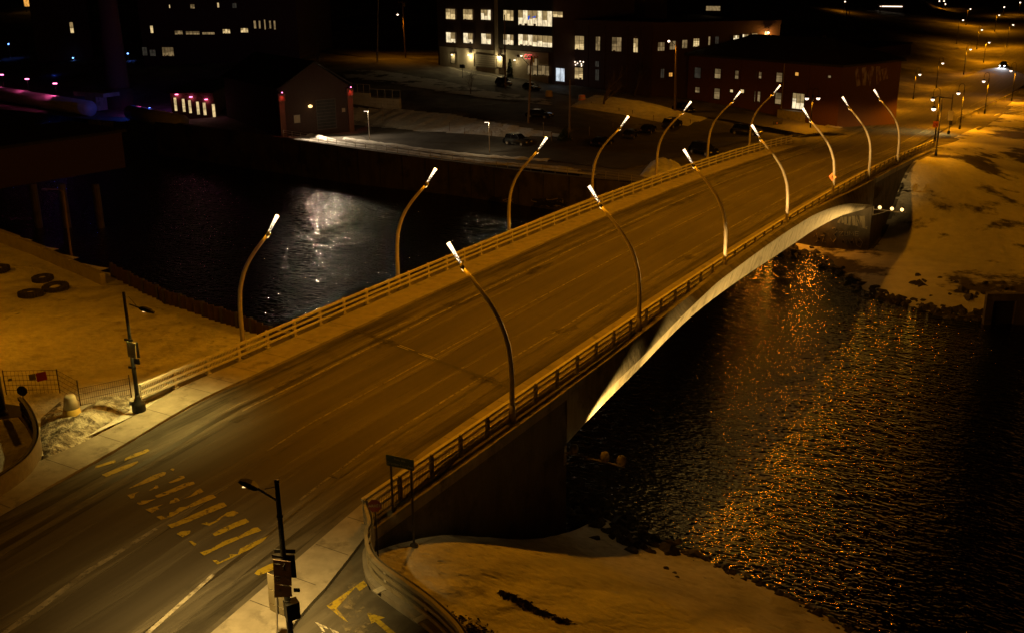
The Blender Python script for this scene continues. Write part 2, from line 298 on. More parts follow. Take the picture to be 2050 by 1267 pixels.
NLc=[(1,0,-.1),(1,-8,-.05),(0,4,-.4),(-2,-4,-.2),(-6,-10,-.25),(1,-20,-.05),(-3,5,-.9),(-6,6,-1),(-16,7.9,-1),(-25.7,10.5,-1),(-45,14.8,-1),(-24,5,-1),(-12,0,-.6),(-30,-10,-.5),(-60,0,-.6),(-80,20,-1),(0,-40,0),(-40,-40,0),(-100,-20,0),(-15,-8,-.4),(-4,-14,-.1)]
NRc=[(20,-12,-.9),(20,-7.5,-2.5),(20,-4.5,-4.4),(20,-.1,-6.9),(20,4.8,-9.1),(18,12.2,-10),(21,9.8,-10),(27,8,-10),(31.6,6.8,-10),(36,5.2,-10),(45,3,-10),(60,-2,-10),(21,16,-12),(30,13,-12),(40,10,-12),(60,4,-12),(24,-13,-1.1),(24,-8,-2.6),(25,-4,-4.6),(25,0,-6.8),(25,4,-8.8),(31,-14,-1.4),(32,-8,-3.4),(32,-3,-5.8),(32,2,-8.4),(40,-10,-3.4),(40,-4,-6.4),(40,1,-8.9),(22,-15,-.4),(26,-18,-.3),(30,-20,-.4),(45,-20,-1.5),(60,-20,-3.5),(19,4,-8),(16,14,-11)]
GNL=tps(NLc); GNR=tps(NRc)
def terrain(name,fn,xs,ys,mask,m,jit=.0,smooth_=True):
    X,Y=np.meshgrid(xs,ys); Z=fn(X,Y); rs=np.random.RandomState(3)
    if jit:
        n=rs.rand(*X.shape)-.5
        for _ in range(1): n=(n+np.roll(n,1,0)+np.roll(n,1,1)+np.roll(n,-1,0)+np.roll(n,-1,1))/3.2
        Z=Z+n*jit
    b=MB(); idx=-np.ones(X.shape,int)
    def vi(i,j):
        if idx[i,j]<0: idx[i,j]=len(b.v); b.v.append((float(X[i,j]),float(Y[i,j]),float(Z[i,j])))
        return int(idx[i,j])
    for i in range(len(ys)-1):
        for j in range(len(xs)-1):
            cx=(xs[j]+xs[j+1])/2; cy=(ys[i]+ys[i+1])/2
            if mask(cx,cy): b.f.append((vi(i,j),vi(i,j+1),vi(i+1,j+1),vi(i+1,j))); b.m.append(0)
    return struct(b.build(name,m,smooth_=smooth_))
WALL=[(-110,90),(-77.5,86.5),(-60,85),(-43,85.3),(-28,84),(-15,83.2),(-.5,81)]
def wall_t(x): return lerp(WALL,x)
GZ=.03
terrain('water_bed',lambda x,y:0*x-14,np.linspace(-400,500,3),np.linspace(-100,200,3),lambda x,y:True,M['rock'])
b=MB(); b.add([(-400,-90,-10),(500,-90,-10),(500,130,-10),(-400,130,-10)],[(0,1,2,3)]); struct(b.build('water',M['water']))
xs=np.concatenate([np.linspace(-420,-130,30),np.arange(-126,20.1,2),[]]); ys=np.concatenate([np.arange(81,160,2),np.arange(160,420,6),np.linspace(425,1100,24)])
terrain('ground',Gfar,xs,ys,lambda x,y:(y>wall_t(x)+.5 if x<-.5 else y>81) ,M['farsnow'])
xs=np.concatenate([np.arange(8,60,1.2),np.linspace(62,420,40)]); ys=np.concatenate([np.arange(50,110,1.2),np.linspace(112,1100,110)])
terrain('far_riverbank',lambda x,y:Gfar(x,y)*1.0 if False else np.where((x<20.2)&(y<98),GR(x,y),Gfar(x,y)),xs,ys,lambda x,y:(x<20.4 and y<80.2) or x>19.0 ,M['banksnow'],jit=.25)
# stepped mask: the near bank left and right of the bridge
NW=[(-300,60),(-70,21),(-45.5,14.9),(-25.7,10.6),(-16.4,8.0),(-6.3,6.0),(-4,6.4),(1,8)]
xs=np.arange(-100,1.3,1.0); ys=np.arange(-70,40,1.0)
terrain('near_snowfield',GNL,xs,ys,lambda x,y:y<lerp(NW,x)+.6,M['snow'],jit=.12)
xs=np.concatenate([np.arange(19,50,.8),np.linspace(51,120,20)]); ys=np.concatenate([np.linspace(-70,-24,12),np.arange(-23.2,20,.8)])
def nrm(x,y):
    return x>19.6 and (y>-13 or x>lerp([(-24,30),(-18,27),(-17,26),(-16.4,24),(-15.9,22.6),(-15.2,21.5),(-14,20.6),(-13,20)],y))
terrain('near_riverbank',GNR,xs,ys,nrm,M['snow'],jit=.12)
# ================================================================ roads
def shift(t): 
    k=max(0,-t-5); return .125*k*(k/(k+1.5)) if k>0 else 0
def rdx(t,o):
    # far end bends: gentle drift of the centre line
    return o+shift(t)*(1 if t<0 else 0)+lerp([(110,0),(140,-1.2),(180,-2.8),(230,-1.5),(280,2),(340,3),(380,-3),(430,-12),(480,-24),(560,-55)],t)*(t>110)
T1=[-75,-60,-45]+[x*1. for x in range(-32,5)]+list(range(6,104,2))+list(range(104,160,4))+list(range(160,570,10))
def strip(name,oa,ob,m,dz=0.,ts=T1,n=2,t0=-999,t1=999):
    b=MB(); fa=oa if callable(oa) else (lambda t:oa); fb=ob if callable(ob) else (lambda t:ob); ts=[t for t in ts if t0<=t<=t1]
    def zz(t): return (zr(t) if t<104 else zr(t)+.12)+dz
    b.sheet([(rdx(t,fa(t)),t,zz(t)) for t in ts],[(rdx(t,fb(t)),t,zz(t)) for t in ts],n); return struct(b.build(name,m))
KL=lambda t:2.65+(.35*smooth((-t-6)/8) if t<0 else 0)-(2.2*smooth((t-112)/10) if t>110 else 0); KR=lambda t:16.9+(.25*smooth((-t)/10) if t<0 else 0)
strip('road',lambda t:KL(t)-.02,lambda t:KR(t)+.02,M['shoulder'],n=6)
strip('road_lanes',lambda t:6.0,lambda t:14.2,M['asphalt'],.004,n=4)
# grime ruts and lighter wear bands along the lanes
def band(name,o,wd,m,dz,t0=-40,t1=160,wob=.08):
    rs=random.Random(o*7)
    ph=rs.random()*9
    strip(name,lambda t:o-wd/2+wob*math.sin(t*.31+ph),lambda t:o+wd/2+wob*math.sin(t*.23+ph*2),m,dz,t0=t0,t1=t1,n=1)
M['wear']=mat('polished_asphalt',(.15,.14,.128),(.19,.18,.165),scale=1.5,stretch=(1.5,.05,1),rough=.8)
M['dusty']=mat('dusty_centre',(.17,.16,.145),(.22,.205,.185),scale=1.5,stretch=(2,.05,1),rough=.85)
M['grime']=mat('wet_gutter_grime',(.05,.046,.04),(.1,.093,.08),scale=2,stretch=(1.2,.1,1),rough=.8)
def wearmat(name,c,s):  # streaky semi-transparent film of dust on the carriageway
    m=mat(name,c,rough=.85); nt=m.node_tree; N=nt.nodes; L=nt.links; b=N['Principled BSDF']
    g=N.new('ShaderNodeNewGeometry'); mp=N.new('ShaderNodeMapping'); mp.inputs['Scale'].default_value=s; L.new(g.outputs['Position'],mp.inputs[0])
    nz=N.new('ShaderNodeTexNoise'); nz.inputs['Scale'].default_value=1; nz.inputs['Detail'].default_value=7; nz.inputs['Roughness'].default_value=.65; L.new(mp.outputs[0],nz.inputs[0])
    mr=N.new('ShaderNodeMapRange'); mr.inputs[1].default_value=.42; mr.inputs[2].default_value=.68; mr.inputs[3].default_value=0; mr.inputs[4].default_value=.75; L.new(nz.outputs[0],mr.inputs[0]); L.new(mr.outputs[0],b.inputs['Alpha']); return m
M['dustfilm']=wearmat('dust_film',(.2,.188,.165),(1.8,.035,1)); M['grimefilm']=wearmat('grime_film',(.035,.032,.028),(1.6,.09,1)); M['saltfilm']=wearmat('salt_film',(.25,.235,.21),(2.2,.16,1))
for o,wd in ((7.1,.7),(9.85,1.3),(12.2,1.0)): band('road_dust',o,wd,M['dustfilm'],.008)
for o,wd in ((5.2,1.3),(15.1,1.4)): band('road_salt',o,wd,M['saltfilm'],.008)
for o,wd in ((3.5,1.5),(16.3,1.0),(5.95,.5)): band('road_grime',o,wd,M['grimefilm'],.012)
M['seam']=mat('tar_seam',(.02,.018,.016),(.045,.042,.038),scale=2,stretch=(1,.3,1),rough=.7)
for o,wd,t0_,t1_ in ((5.2,.34,-30,100),(14.8,.16,-30,100),(2.95,.16,-20,100),(10.55,.05,-30,100)):
    strip('road_seam',lambda t:o-wd/2+.04*math.sin(t*.9+o),lambda t:o+wd/2+.05*math.sin(t*.7+o*3),M['seam'] if wd>.1 else M['grimefilm'],.014,t0=t0_,t1=t1_,n=1)
# edge and centre lines (worn)
def line(o,wd,m,t0,t1,dz=.016): strip('road_marking',lambda t:o-wd/2,lambda t:o+wd/2,m,dz,t0=t0,t1=t1,n=1)
line(5.62,.13,M['wornline'],-6,103); line(14.3,.13,M['wornline'],-12,103); line(9.9,.1,M['wornline'],-9,103); line(14.45,.16,M['wornline'],104,400,.03)
b=MB()
def roadpoly(b,pts,z=.02): b.add([at(x,y,z) for x,y in pts],[tuple(range(len(pts)))])
roadpoly(b,[(290,1266),(300,1267),(431,1150),(424,1148)]); struct(b.build('road_marking',M['wpaint']))
b=MB(); roadpoly(b,[(0,1267),(14,1267),(60,1237),(180,1145),(316,1059),(310,1056),(175,1138),(40,1238)],.018); struct(b.build('road_marking',M['wornline']))
# crosswalk: each bar a strip of chipped yellow paint (photo outline of what is left of it)
def zb(x,y): return (180+x/4.526,880+y/4.526)
bars=[[(310,190),(320,165),(400,125),(520,80),(542,98),(500,122)],[(40,262),(55,235),(150,205),(230,180),(235,205),(120,235)],[(105,315),(140,300),(300,235),(430,192),(440,200),(370,245),(150,333)],
[(340,445),(430,395),(560,325),(660,290),(690,292),(680,318),(560,372),(440,415)],[(728,268),(745,256),(768,262),(755,282)],[(712,385),(800,345),(835,335),(800,328),(850,325),(862,342),(800,372),(730,392)],
[(535,460),(590,425),(590,412),(612,410),(622,432),(560,456)],[(340,500),(380,487),(450,465),(410,490),(400,525),(370,530)],[(590,505),(680,470),(850,395),(900,380),(940,380),(950,398),(860,432),(720,490),(610,525)],
[(425,572),(470,550),(520,548),(600,532),(540,560),(500,580),(455,590)],[(502,630),(580,605),(665,582),(610,610),(630,625),(560,662)],[(720,575),(730,550),(765,540),(765,525),(795,525),(815,550),(760,572)],
[(845,535),(910,505),(960,460),(1000,438),(1030,468),(950,502)],[(600,695),(650,685),(680,700),(720,682),(715,658),(760,650),(810,610),(860,605),(905,588),(900,610),(840,640),(790,668),(740,695),(650,725)],
[(905,585),(980,545),(1080,500),(1115,495),(1145,520),(1050,560),(910,612)],[(700,770),(780,745),(900,690),(1060,620),(1180,570),(1215,567),(1242,598),(1100,655),(900,740),(740,798)],
[(785,850),(830,825),(910,820),(910,845),(840,880)],[(1005,760),(1060,745),(1080,755),(1130,735),(1170,705),(1210,680),(1240,655),(1310,640),(1348,660),(1300,690),(1260,695),(1210,690),(1160,735),(1080,777)],
[(895,915),(925,915),(968,942),(945,960)],[(1110,850),(1170,815),(1280,760),(1410,710),(1448,742),(1300,800),(1180,855),(1130,870)],[(995,1018),(1100,985),(1200,920),(1350,868),(1480,795),(1520,790),(1555,820),(1500,840),(1380,885),(1200,965),(1035,1046)],
[(1110,1090),(1145,1085),(1175,1105),(1270,1060),(1265,1035),(1340,1035),(1360,985),(1500,915),(1620,865),(1560,925),(1430,1000),(1260,1080),(1155,1127)],
[(1490,1210),(1520,1175),(1660,1110),(1660,1175),(1530,1228)]]
for q in bars:
    b=MB(); roadpoly(b,[zb(*p) for p in q],.022); struct(b.build('crosswalk_bar',M['yellow']))
# expansion joint (skewed) and small patches
b=MB()
jt=[(at(650,641,0),at(656,638,0)),(at(701,664,0),at(708,661,0)),(at(760,686,0),at(767,683,0)),(at(840,713,0),at(847,710,0)),(at(956,759,0),at(963,755,0)),(at(1034,783,0),at(1040,779,0))]
JM=[a for a,_ in jt]
def joint(off,wd,m,name,z=.026,f0=0,f1=1):
    b=MB(); d=(JM[-1]-JM[0]).normalized(); nn=Vector((-d.y,d.x,0)); A=JM[0].lerp(JM[-1],f0)+nn*off; B_=JM[0].lerp(JM[-1],f1)+nn*off
    n=12; b.sheet([A+(B_-A)*(i/n)+Vector((0,0,z+zr((A+(B_-A)*(i/n)).y))) for i in range(n+1)],[A+(B_-A)*(i/n)+nn*wd+Vector((0,0,z+zr((A+(B_-A)*(i/n)).y))) for i in range(n+1)]); return b.build(name,m)
M['damp']=film2=wearmat('damp_patch',(.03,.027,.023),(1.6,.8,1))
# ---------------------------------------------------------------- pavements with a real kerb step
def walk(name,oa,ob,t0,t1,h=.13,m=None):
    ts=[t for t in T1 if t0<=t<=t1]; b=MB()
    fa=oa if callable(oa) else (lambda t:oa); fb=ob if callable(ob) else (lambda t:ob)
    rows=[[(rdx(t,fa(t)),t,zr(t)-.3),(rdx(t,fa(t)),t,zr(t)+h),(rdx(t,fb(t)),t,zr(t)+h),(rdx(t,fb(t)),t,zr(t)-.3)] for t in ts]
    b.loft(rows); b.f+=[(0,1,2,3)[::-1],tuple(len(b.v)-4+i for i in range(4))]; b.m+=[0,0]; return struct(b.build(name,m or M['concrete']))
walk('sidewalk_left',lambda t:lerp([(-60,-.2),(-20,.1),(-17,.25),(-13,.9),(-9,.9),(-7.5,.55),(-6,.4)],t),KL,-75,108)
walk('sidewalk_right',KR,lambda t:lerp([(-60,23.5),(-20.5,19.85),(-18.5,19.4),(-17.4,19.4),(-14.65,19.0),(-13.25,18.76),(-12,18.6),(0,18.65)],t),-75,118)
b=MB()
for t in [-30,-26.5,-23,-19,-15.1,-12,-8.5,-5.2,-3.5,-1.6,1,4,7.4]:
    x0=rdx(t,lerp([(-60,-.2),(-17,.3),(-13,.95),(-9,.95),(-6,.5)],t)); x1=rdx(t,KL(t)); b.box(((x0+x1)/2,t,zr(t)+.133),(x1-x0,.03,.004))
for t in [-30,-26,-22.5,-19,-17,-14.7,-12.3,-10,-8,-6.3,-3.6,-1,1.6,4.4,7,9.6]:
    x0=rdx(t,KR(t)); b.box((x0+.9,t,zr(t)+.133),(1.7,.03,.004))
struct(b.build('pavement_joints',M['grime']))
# parking entrance asphalt, bottom right of the photo
b=MB(); b.add([(18.7,-13,-.05),(20.2,-13.2,-.05),(20.9,-15,-.05),(22,-16,-.05),(23.5,-16.5,-.05),(25.5,-17.1,-.05),(27.5,-18,-.05),(40,-30,-.05),(40,-70,-.05),(19,-70,-.05),(19,-19,-.05)],[tuple(range(11))]); struct(b.build('parking_entrance',M['shoulder']))
def zz2(x,y): return (620+x/6.122,1060+y/6.122)
for q,m in [([(205,930),(660,618),(708,680),(610,750),(565,695),(330,960),(470,1130),(430,1110)],'yellow'),([(700,1010),(925,1072),(855,1095),(1060,1267),(960,1267),(800,1125),(755,1148)],'yellow'),([(68,1128),(200,1180),(230,1215),(155,1190),(190,1250),(160,1240)],'wpaint'),([(240,1200),(365,1255),(330,1267),(290,1267)],'wpaint'),([(145,1250),(175,1267),(150,1267)],'wpaint')]:
    b=MB(); roadpoly(b,[zz2(*p) for p in q],-.04); struct(b.build('parking_marking',M[m]))
def film(name,c,sc,lo,hi,amax=.85):
    m=wearmat(name,c,(sc,sc,1)); n=m.node_tree.nodes
    for x in n:
        if x.type=='MAP_RANGE': x.inputs[1].default_value=lo; x.inputs[2].default_value=hi; x.inputs[4].default_value=amax
    return m
M['sandfilm']=film('grit_spill',(.3,.26,.18),2.2,.5,.62,.7)
b=MB(); roadpoly(b,[zz2(*p) for p in [(400,700),(560,620),(660,720),(640,900),(760,1080),(820,1267),(450,1267),(330,1000),(380,860)]],-.03); struct(b.build('grit_spill',M['sandfilm']))
# far street, car park and driveway
def ribbon(name,pts,wd,m,dz=.15,fn=Gfar,sub=10):
    b=MB(); P=[]
    for a,c in zip(pts,pts[1:]):
        for i in range(sub): P.append(Vector(a)+(Vector(c)-Vector(a))*(i/sub))
    P.append(Vector(pts[-1])); L_=[];R_=[]
    for i,p in enumerate(P):
        d=(P[min(i+1,len(P)-1)]-P[max(i-1,0)]); d.z=0; d.normalize(); nn=Vector((-d.y,d.x,0))*wd/2
        z=p.z+dz
        L_.append(Vector((p.x,p.y,z))+nn); R_.append(Vector((p.x,p.y,z))-nn)
    b.sheet(L_,R_,2); return struct(b.build(name,m))
ribbon('side_street',STREET,9,M['asphalt'],.25)
q=[at(*p) for p in [(715,262,-4.1),(708,246,-4.1),(855,270,-4.1),(1000,283,-4.1),(1120,290,-4.1),(1200,262,-4),(1400,250,-3.9),(1560,262,-3.8),(1600,262,-3.8),(1520,285,-4),(1400,310,-4.2),(1250,335,-4.3),(1100,318,-4.3),(960,303,-4.3),(830,292,-4.3),(735,280,-4.3)]]
def drape(name,poly,m,dz,fn=Gfar,step=3.):
    P2=[(p[0],p[1]) for p in poly]
    def inside(x,y):
        c=False;n=len(P2);j=n-1
        for i in range(n):
            xi,yi=P2[i];xj,yj=P2[j]
            if (yi>y)!=(yj>y) and x<(xj-xi)*(y-yi)/(yj-yi)+xi: c=not c
            j=i
        return c
    xs=np.arange(min(p[0] for p in P2),max(p[0] for p in P2)+step,step); ys=np.arange(min(p[1] for p in P2),max(p[1] for p in P2)+step,step)
    X,Y=np.meshgrid(xs,ys); Z=fn(X,Y)+dz; b=MB(); n=len(xs)
    b.v=[(float(x),float(y),float(z)) for x,y,z in zip(X.ravel(),Y.ravel(),Z.ravel())]
    for i in range(len(ys)-1):
        for j in range(len(xs)-1):
            if inside(xs[j]+step/2,ys[i]+step/2): b.f.append((i*n+j,i*n+j+1,(i+1)*n+j+1,(i+1)*n+j)); b.m.append(0)
    return struct(b.build(name,m))
drape('car_park',q,M['lot'],.12,step=.5)
drape('upper_car_park',[at(*p) for p in [(900,218,-1.6),(1060,208,-1.6),(1180,225,-2),(1290,250,-2.6),(1120,258,-2.6),(1000,240,-2.1)]],M['lot'],.12,step=1.)
drape('snow_slope',[at(*p) for p in [(700,250,-4.1),(706,214,-1.9),(806,216,-1.8),(906,228,-1.9),(1020,249,-2.2),(1135,268,-2.7),(1150,288,-4),(1000,281,-4.1),(855,268,-4.1)]],M['snow'],.12,step=.5)
drape('snow_strip',[at(*p) for p in [(690,160,0),(690,148,.4),(760,150,.1),(850,163,-.3),(1000,190,-1.2),(1100,205,-2),(1100,215,-2),(960,198,-1.3),(820,178,-.5)]],M['patchsnow'],.12,step=1.)
drape('driveway',[at(*p) for p in [(905,132,.3),(1010,140,.3),(1010,152,.1),(960,152,-.1),(900,140,.2)]],M['concrete'],.3,step=1.)
drape('junction',[at(*p) for p in [(1590,262,-3.6),(1700,232,-4),(1760,238,-4.3),(1720,275,-3.3),(1640,290,-3)]],M['shoulder'],.16,step=1.)
# ================================================================ the bridge
brg=thing('arch_bridge','long concrete arch bridge carrying the road over the dark river','bridge',(9.6,0,0))
def loc(v,o): return tuple(Vector(v)-o.location)
def bl(mb,name,m,parent,**k):
    mb.v=[tuple(Vector(v)-parent.location) for v in mb.v]; return mb.build(name,m,parent,**k)
bump_=[(8,.16),(12,.2),(18,.42),(25,.68),(31,.85),(40,1.0),(46,1.02),(52,.95),(60,.62),(68,.34),(76,.2),(84,.16)]
def cop(t): return zr(t)+lerp(bump_,t)
ridge=[(6.3,-2.5)]+[(p.y,p.z) for p in [atX(x,y,20.05) for x,y in [(1205,802),(1265,741),(1305,696),(1338,657),(1374,625),(1405,594),(1466,538),(1522,499),(1572,461),(1613,438),(1658,418),(1699,407)]]]+[(80,-4.15)]
bot=[(4.7,-3.05)]+[(p.y,p.z) for p in [atX(x,y,19.6) for x,y in [(1200,814),(1260,757),(1290,726),(1315,699),(1350,663),(1375,640),(1405,615),(1450,581),(1496,549),(1541,520),(1586,490),(1631,459),(1680,433)]]]+[(80,-4.35)]
def smtab(tab,n=240):
    xs=np.linspace(tab[0][0],tab[-1][0],n); ys=np.interp(xs,[a for a,_ in tab],[b for _,b in tab])
    for _ in range(90): y2=ys.copy(); y2[1:-1]=(ys[:-2]+2*ys[1:-1]+ys[2:])/4; ys=y2
    for _ in range(3): pass
    return list(zip(xs.tolist(),ys.tolist()))
ridge=smtab(ridge); bot=smtab(bot); bump_s=smtab([(4,.16)]+bump_)
def cop(t): return zr(t)+lerp(bump_s,t)
ts=[4.7+ (80-4.7)*i/150 for i in range(151)]
W2=19.2
for side in (0,1):
    sg=(lambda x:x) if side==0 else (lambda x:W2-x)
    b=MB(); b2=MB(); b3=MB()
    r1=[];r2=[]
    for t in ts:
        zc=cop(t); zrg=min(lerp(ridge,t),zc-.25); zbt=min(lerp(bot,t),zrg-.08)
        ro=19.6+.45*smooth((t-4.7)/13)*smooth((80.8-t)/7)
        r1.append([(sg(19.2),t,zr(t)-.1),(sg(19.2),t,zc),(sg(19.62),t,zc),(sg(ro),t,zrg)])
        r2.append([(sg(ro),t,zrg),(sg(19.62),t,zbt),(sg(17.9),t,zbt-.05),(sg(17.9),t,zr(t)-.9)])
    bb=MB(); bb.loft([q[2:] for q in r1]); bl(bb,'arch_fascia',M['fascia'],brg,smooth_=True); b.loft([q[:3] for q in r1])
    bl(b,'coping',M['oldconcrete'],brg)
    nn_=len(r2[0])
    for row in (0,): bb=MB(); bb.loft([q[:2] for q in r2]); bl(bb,'arch_lit_edge',M['fascia'],brg,smooth_=True)
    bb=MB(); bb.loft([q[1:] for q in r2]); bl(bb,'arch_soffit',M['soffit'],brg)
# joints drawn as thin grooves on the coping
b=MB()
for t in (17.5,24.6,33,47.2,62.4): 
    b.box((19.86,t,(cop(t)+lerp(ridge,t))/2),(.5,.05,max(.2,cop(t)-lerp(ridge,t)-.2)),M=Matrix.Rotation(math.atan2(.43,max(.3,cop(t)-lerp(ridge,t))),3,'Y')@Matrix.Identity(3))
# deck slab
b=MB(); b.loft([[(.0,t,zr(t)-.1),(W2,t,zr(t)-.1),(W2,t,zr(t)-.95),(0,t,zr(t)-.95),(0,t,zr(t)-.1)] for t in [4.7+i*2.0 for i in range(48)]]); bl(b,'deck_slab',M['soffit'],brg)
# abutments
def wallbox(name,prof,o0,o1,m):
    b=MB(); n=len(prof); vs=[(o0,t,z) for t,z in prof]+[(o1,t,z) for t,z in prof]
    b.add(vs,[tuple(range(n)),tuple(range(n,2*n))[::-1]]+[(i,(i+1)%n,n+(i+1)%n,n+i) for i in range(n)]); return bl(b,name,m,brg)
wallbox('near_abutment',[(4.68,-10.6),(-30,-10.6),(-30,-.4),(-14,-.4),(-6,-.35),(-5,zr(-5)-.12),(4.68,zr(4.68)-.08)],-.0,19.6,M['darkconcrete'])
wallbox('far_abutment',[(80,-10.6),(80,zr(80)-.2),(88,zr(88)-.15),(104,zr(104)-.18),(104,-8),(95,-10.6)],-.5,19.6,M['darkconcrete'])
for s in (0,1):
    b=MB(); x0,x1=((19.22,19.64) if s==0 else (-.44,-.02))
    rows=[[(x0,t,zr(t)-.4),(x0,t,zr(t)+.16),(x1,t,zr(t)+.16),(x1,t,zr(t)-.4)] for t in ([-13,-11,-9,-7,-5,-3,-1,0,1,2,3,4,4.66] if s==0 else [-8.3,-7,-5,-3,-1,0,1,2,3,4,4.66])]; b.loft(rows); bl(b,'parapet_kerb',M['oldconcrete'],brg); b=MB()
    rows=[[(x0,t,zr(t)-.4),(x0,t,zr(t)+.17),(x1,t,zr(t)+.17),(x1,t,zr(t)-.4)] for t in [80.05,82,84,88,92,96,100,104,108,112,116]]; b.loft(rows); bl(b,'parapet_kerb',M['oldconcrete'],brg)
for q_ in ([(735,690),(752,680),(785,680),(800,688),(770,697),(750,696)],[(940,757),(952,748),(985,754),(1010,765),(985,772),(958,766)],[(880,610),(905,603),(950,596),(935,607),(900,616)],[(1040,548),(1070,536),(1110,524),(1095,536),(1060,552)],[(1100,660),(1150,650),(1160,656),(1120,668)],[(1345,520),(1375,510),(1400,512),(1370,524)],[(1335,412),(1365,402),(1390,400),(1360,412)],[(545,772),(600,742),(640,726),(610,750),(560,780)]):
    b=MB(); b.add([at(x,y,zr(at(x,y,0).y)+.02) for x,y in q_],[tuple(range(len(q_)))]); struct(b.build('damp_patch',M['damp']))
jb=joint(-.06,.26,M['seam'],'expansion_joint',.029); jb.location=-brg.location; jb.parent=brg
for f0,f1,o_ in ((.42,.5,.2),(.42,.48,.02),(.54,.62,.2),(.53,.61,.04)):
    jb=joint(o_,.07,M['galv'],'expansion_joint',.034,f0,f1); jb.location=-brg.location; jb.parent=brg
jb=joint(.09,.1,M['grime'],'expansion_joint',.024); jb.location=-brg.location; jb.parent=brg
jb=joint(.3,.05,M['dark'],'expansion_joint',.024); jb.location=-brg.location; jb.parent=brg
# graffiti on the far abutment face: painted letters and outlines
def graffiti(strokes,m,rad,fn,parent,name='graffiti'):
    if len(strokes)==7:
        for s in strokes: b=MB(); b.tube([fn(*p) for p in s],rad,4); bl(b,name,m,parent)
        return
    b=MB()
    for s in strokes: b.tube([fn(*p) for p in s],rad,4)
    return bl(b,name,m,parent)
M['grafpale']=mat('graffiti_pale',(.3,.27,.2),rough=.9); M['grafdark']=mat('graffiti_dark',(.02,.018,.015),rough=.9)
face=lambda x,y: atY(1500+x/3.727,300+y/3.727,79.985)
L1=[[(665,545),(690,500),(700,545)],[(715,500),(718,555),(745,560),(750,500)],[(775,495),(780,565)],[(800,570),(798,500),(835,575),(832,495),(850,495),(855,580),(880,585)]]
graffiti(L1,M['grafpale'],.16,face,brg)
L2=[[(620,590),(640,585),(655,610),(630,630),(650,660),(625,690),(605,660)],[(670,615),(700,610),(672,640),(700,640)],[(715,610),(712,640),(735,640),(735,612)],[(745,640),(748,612),(762,630),(775,612),(778,642)],[(790,612),(790,645),(815,645)],[(790,628),(812,628)],[(790,612),(818,614)],[(700,670),(720,700),(735,660),(752,705),(770,665),(780,700)],[(795,665),(800,710),(830,730),(845,690),(820,660)],[(480,650),(500,625),(515,680),(490,690)],[(530,640),(560,640),(545,690),(570,690)]]
graffiti(L2,M['grafpale'],.035,face,brg)
graffiti([[(x+random.uniform(-8,8),y+random.uniform(-8,8)) for _ in range(7)] for x,y in [(640,640),(650,600),(520,665),(760,690),(820,690),(700,690),(560,620)]],M['grafdark'],.07,face,brg)
# ================================================================ railings
def railing(name,label,o_in,o_out,t0,t1,face):
    root=thing(name,label,'railing',((o_in+o_out)/2,t0,zr(t0)),0,'railings along both edges of the bridge')
    n=int(round((t1-t0)/2.45)); st=(t1-t0)/n; rx=root.location
    op=o_in+(o_out-o_in)*.45
    # post and picket panel templates share mesh data
    pw_=.2 if face>0 else .2
    pb=MB(); pb.box((0,0,.64),(.14,pw_,1.0)); pb.box((0,0,.155),(.26,.32,.03)); pb.box((0,0,1.2),(.12,.14,.1)); 
    post=None
    pk=MB(); L=st-.22; k=19
    for i in range(k+1): pk.box((0,.11+L*i/k,.62),(.016,.02,.78))
    pk.box((0,st/2,1.0),(.03,L,.03)); pk.box((0,st/2,.62),(.03,L,.03)); pk.box((0,st/2,.25),(.03,L,.03))
    panel=None
    for i in range(n+1):
        t=t0+i*st; sl=math.atan2(zr(t+.1)-zr(t-.1),.2); h=.0 
        l=(op-rx.x,t-rx.y,zr(t)-rx.z)
        if post is None: post=pb.build('post',M['white'] if face>0 else M['picket'],root); o=post  # right-hand posts coloured dark, their shade put into the material
        else: o=post.copy(); COL.objects.link(o)
        o.parent=root; o.location=l
        if i<n:
            if panel is None: panel=pk.build('picket_or_shade_panel',M['picket'],root); q=panel
            else: q=panel.copy(); COL.objects.link(q)
            q.parent=root; q.location=(o_out-rx.x,t-rx.y,zr(t)-rx.z); q.rotation_euler=(math.atan2(zr(t+st)-zr(t),st),0,0)
    for z,h,wd in ((1.17,.12,.2),(.82,.13,.1),(.47,.13,.1)):
        b=MB(); tt=[t0+(t1-t0)*i/(2*n) for i in range(2*n+1)]
        rows=[[(o_in-wd/2-rx.x,t-rx.y,zr(t)+z-h/2-rx.z),(o_in-wd/2-rx.x,t-rx.y,zr(t)+z+h/2-rx.z),(o_in+wd/2-rx.x,t-rx.y,zr(t)+z+h/2-rx.z),(o_in+wd/2-rx.x,t-rx.y,zr(t)+z-h/2-rx.z)] for t in tt]
        b.loft(rows,close=True); b.f+=[(0,1,2,3)[::-1],tuple(len(b.v)-4+i for i in range(4))]; b.m+=[0,0]; b.build('rail',M['white'],root)
    return root
railing('bridge_railing','pale three-rail metal railing along the far-left pavement of the bridge',.36,.1,-8.1,113,1)
railing('bridge_railing','three-rail railing with pickets, posts coloured dark for shade, along the near-right edge of the bridge',18.86,19.12,-12.3,121.5,-1)
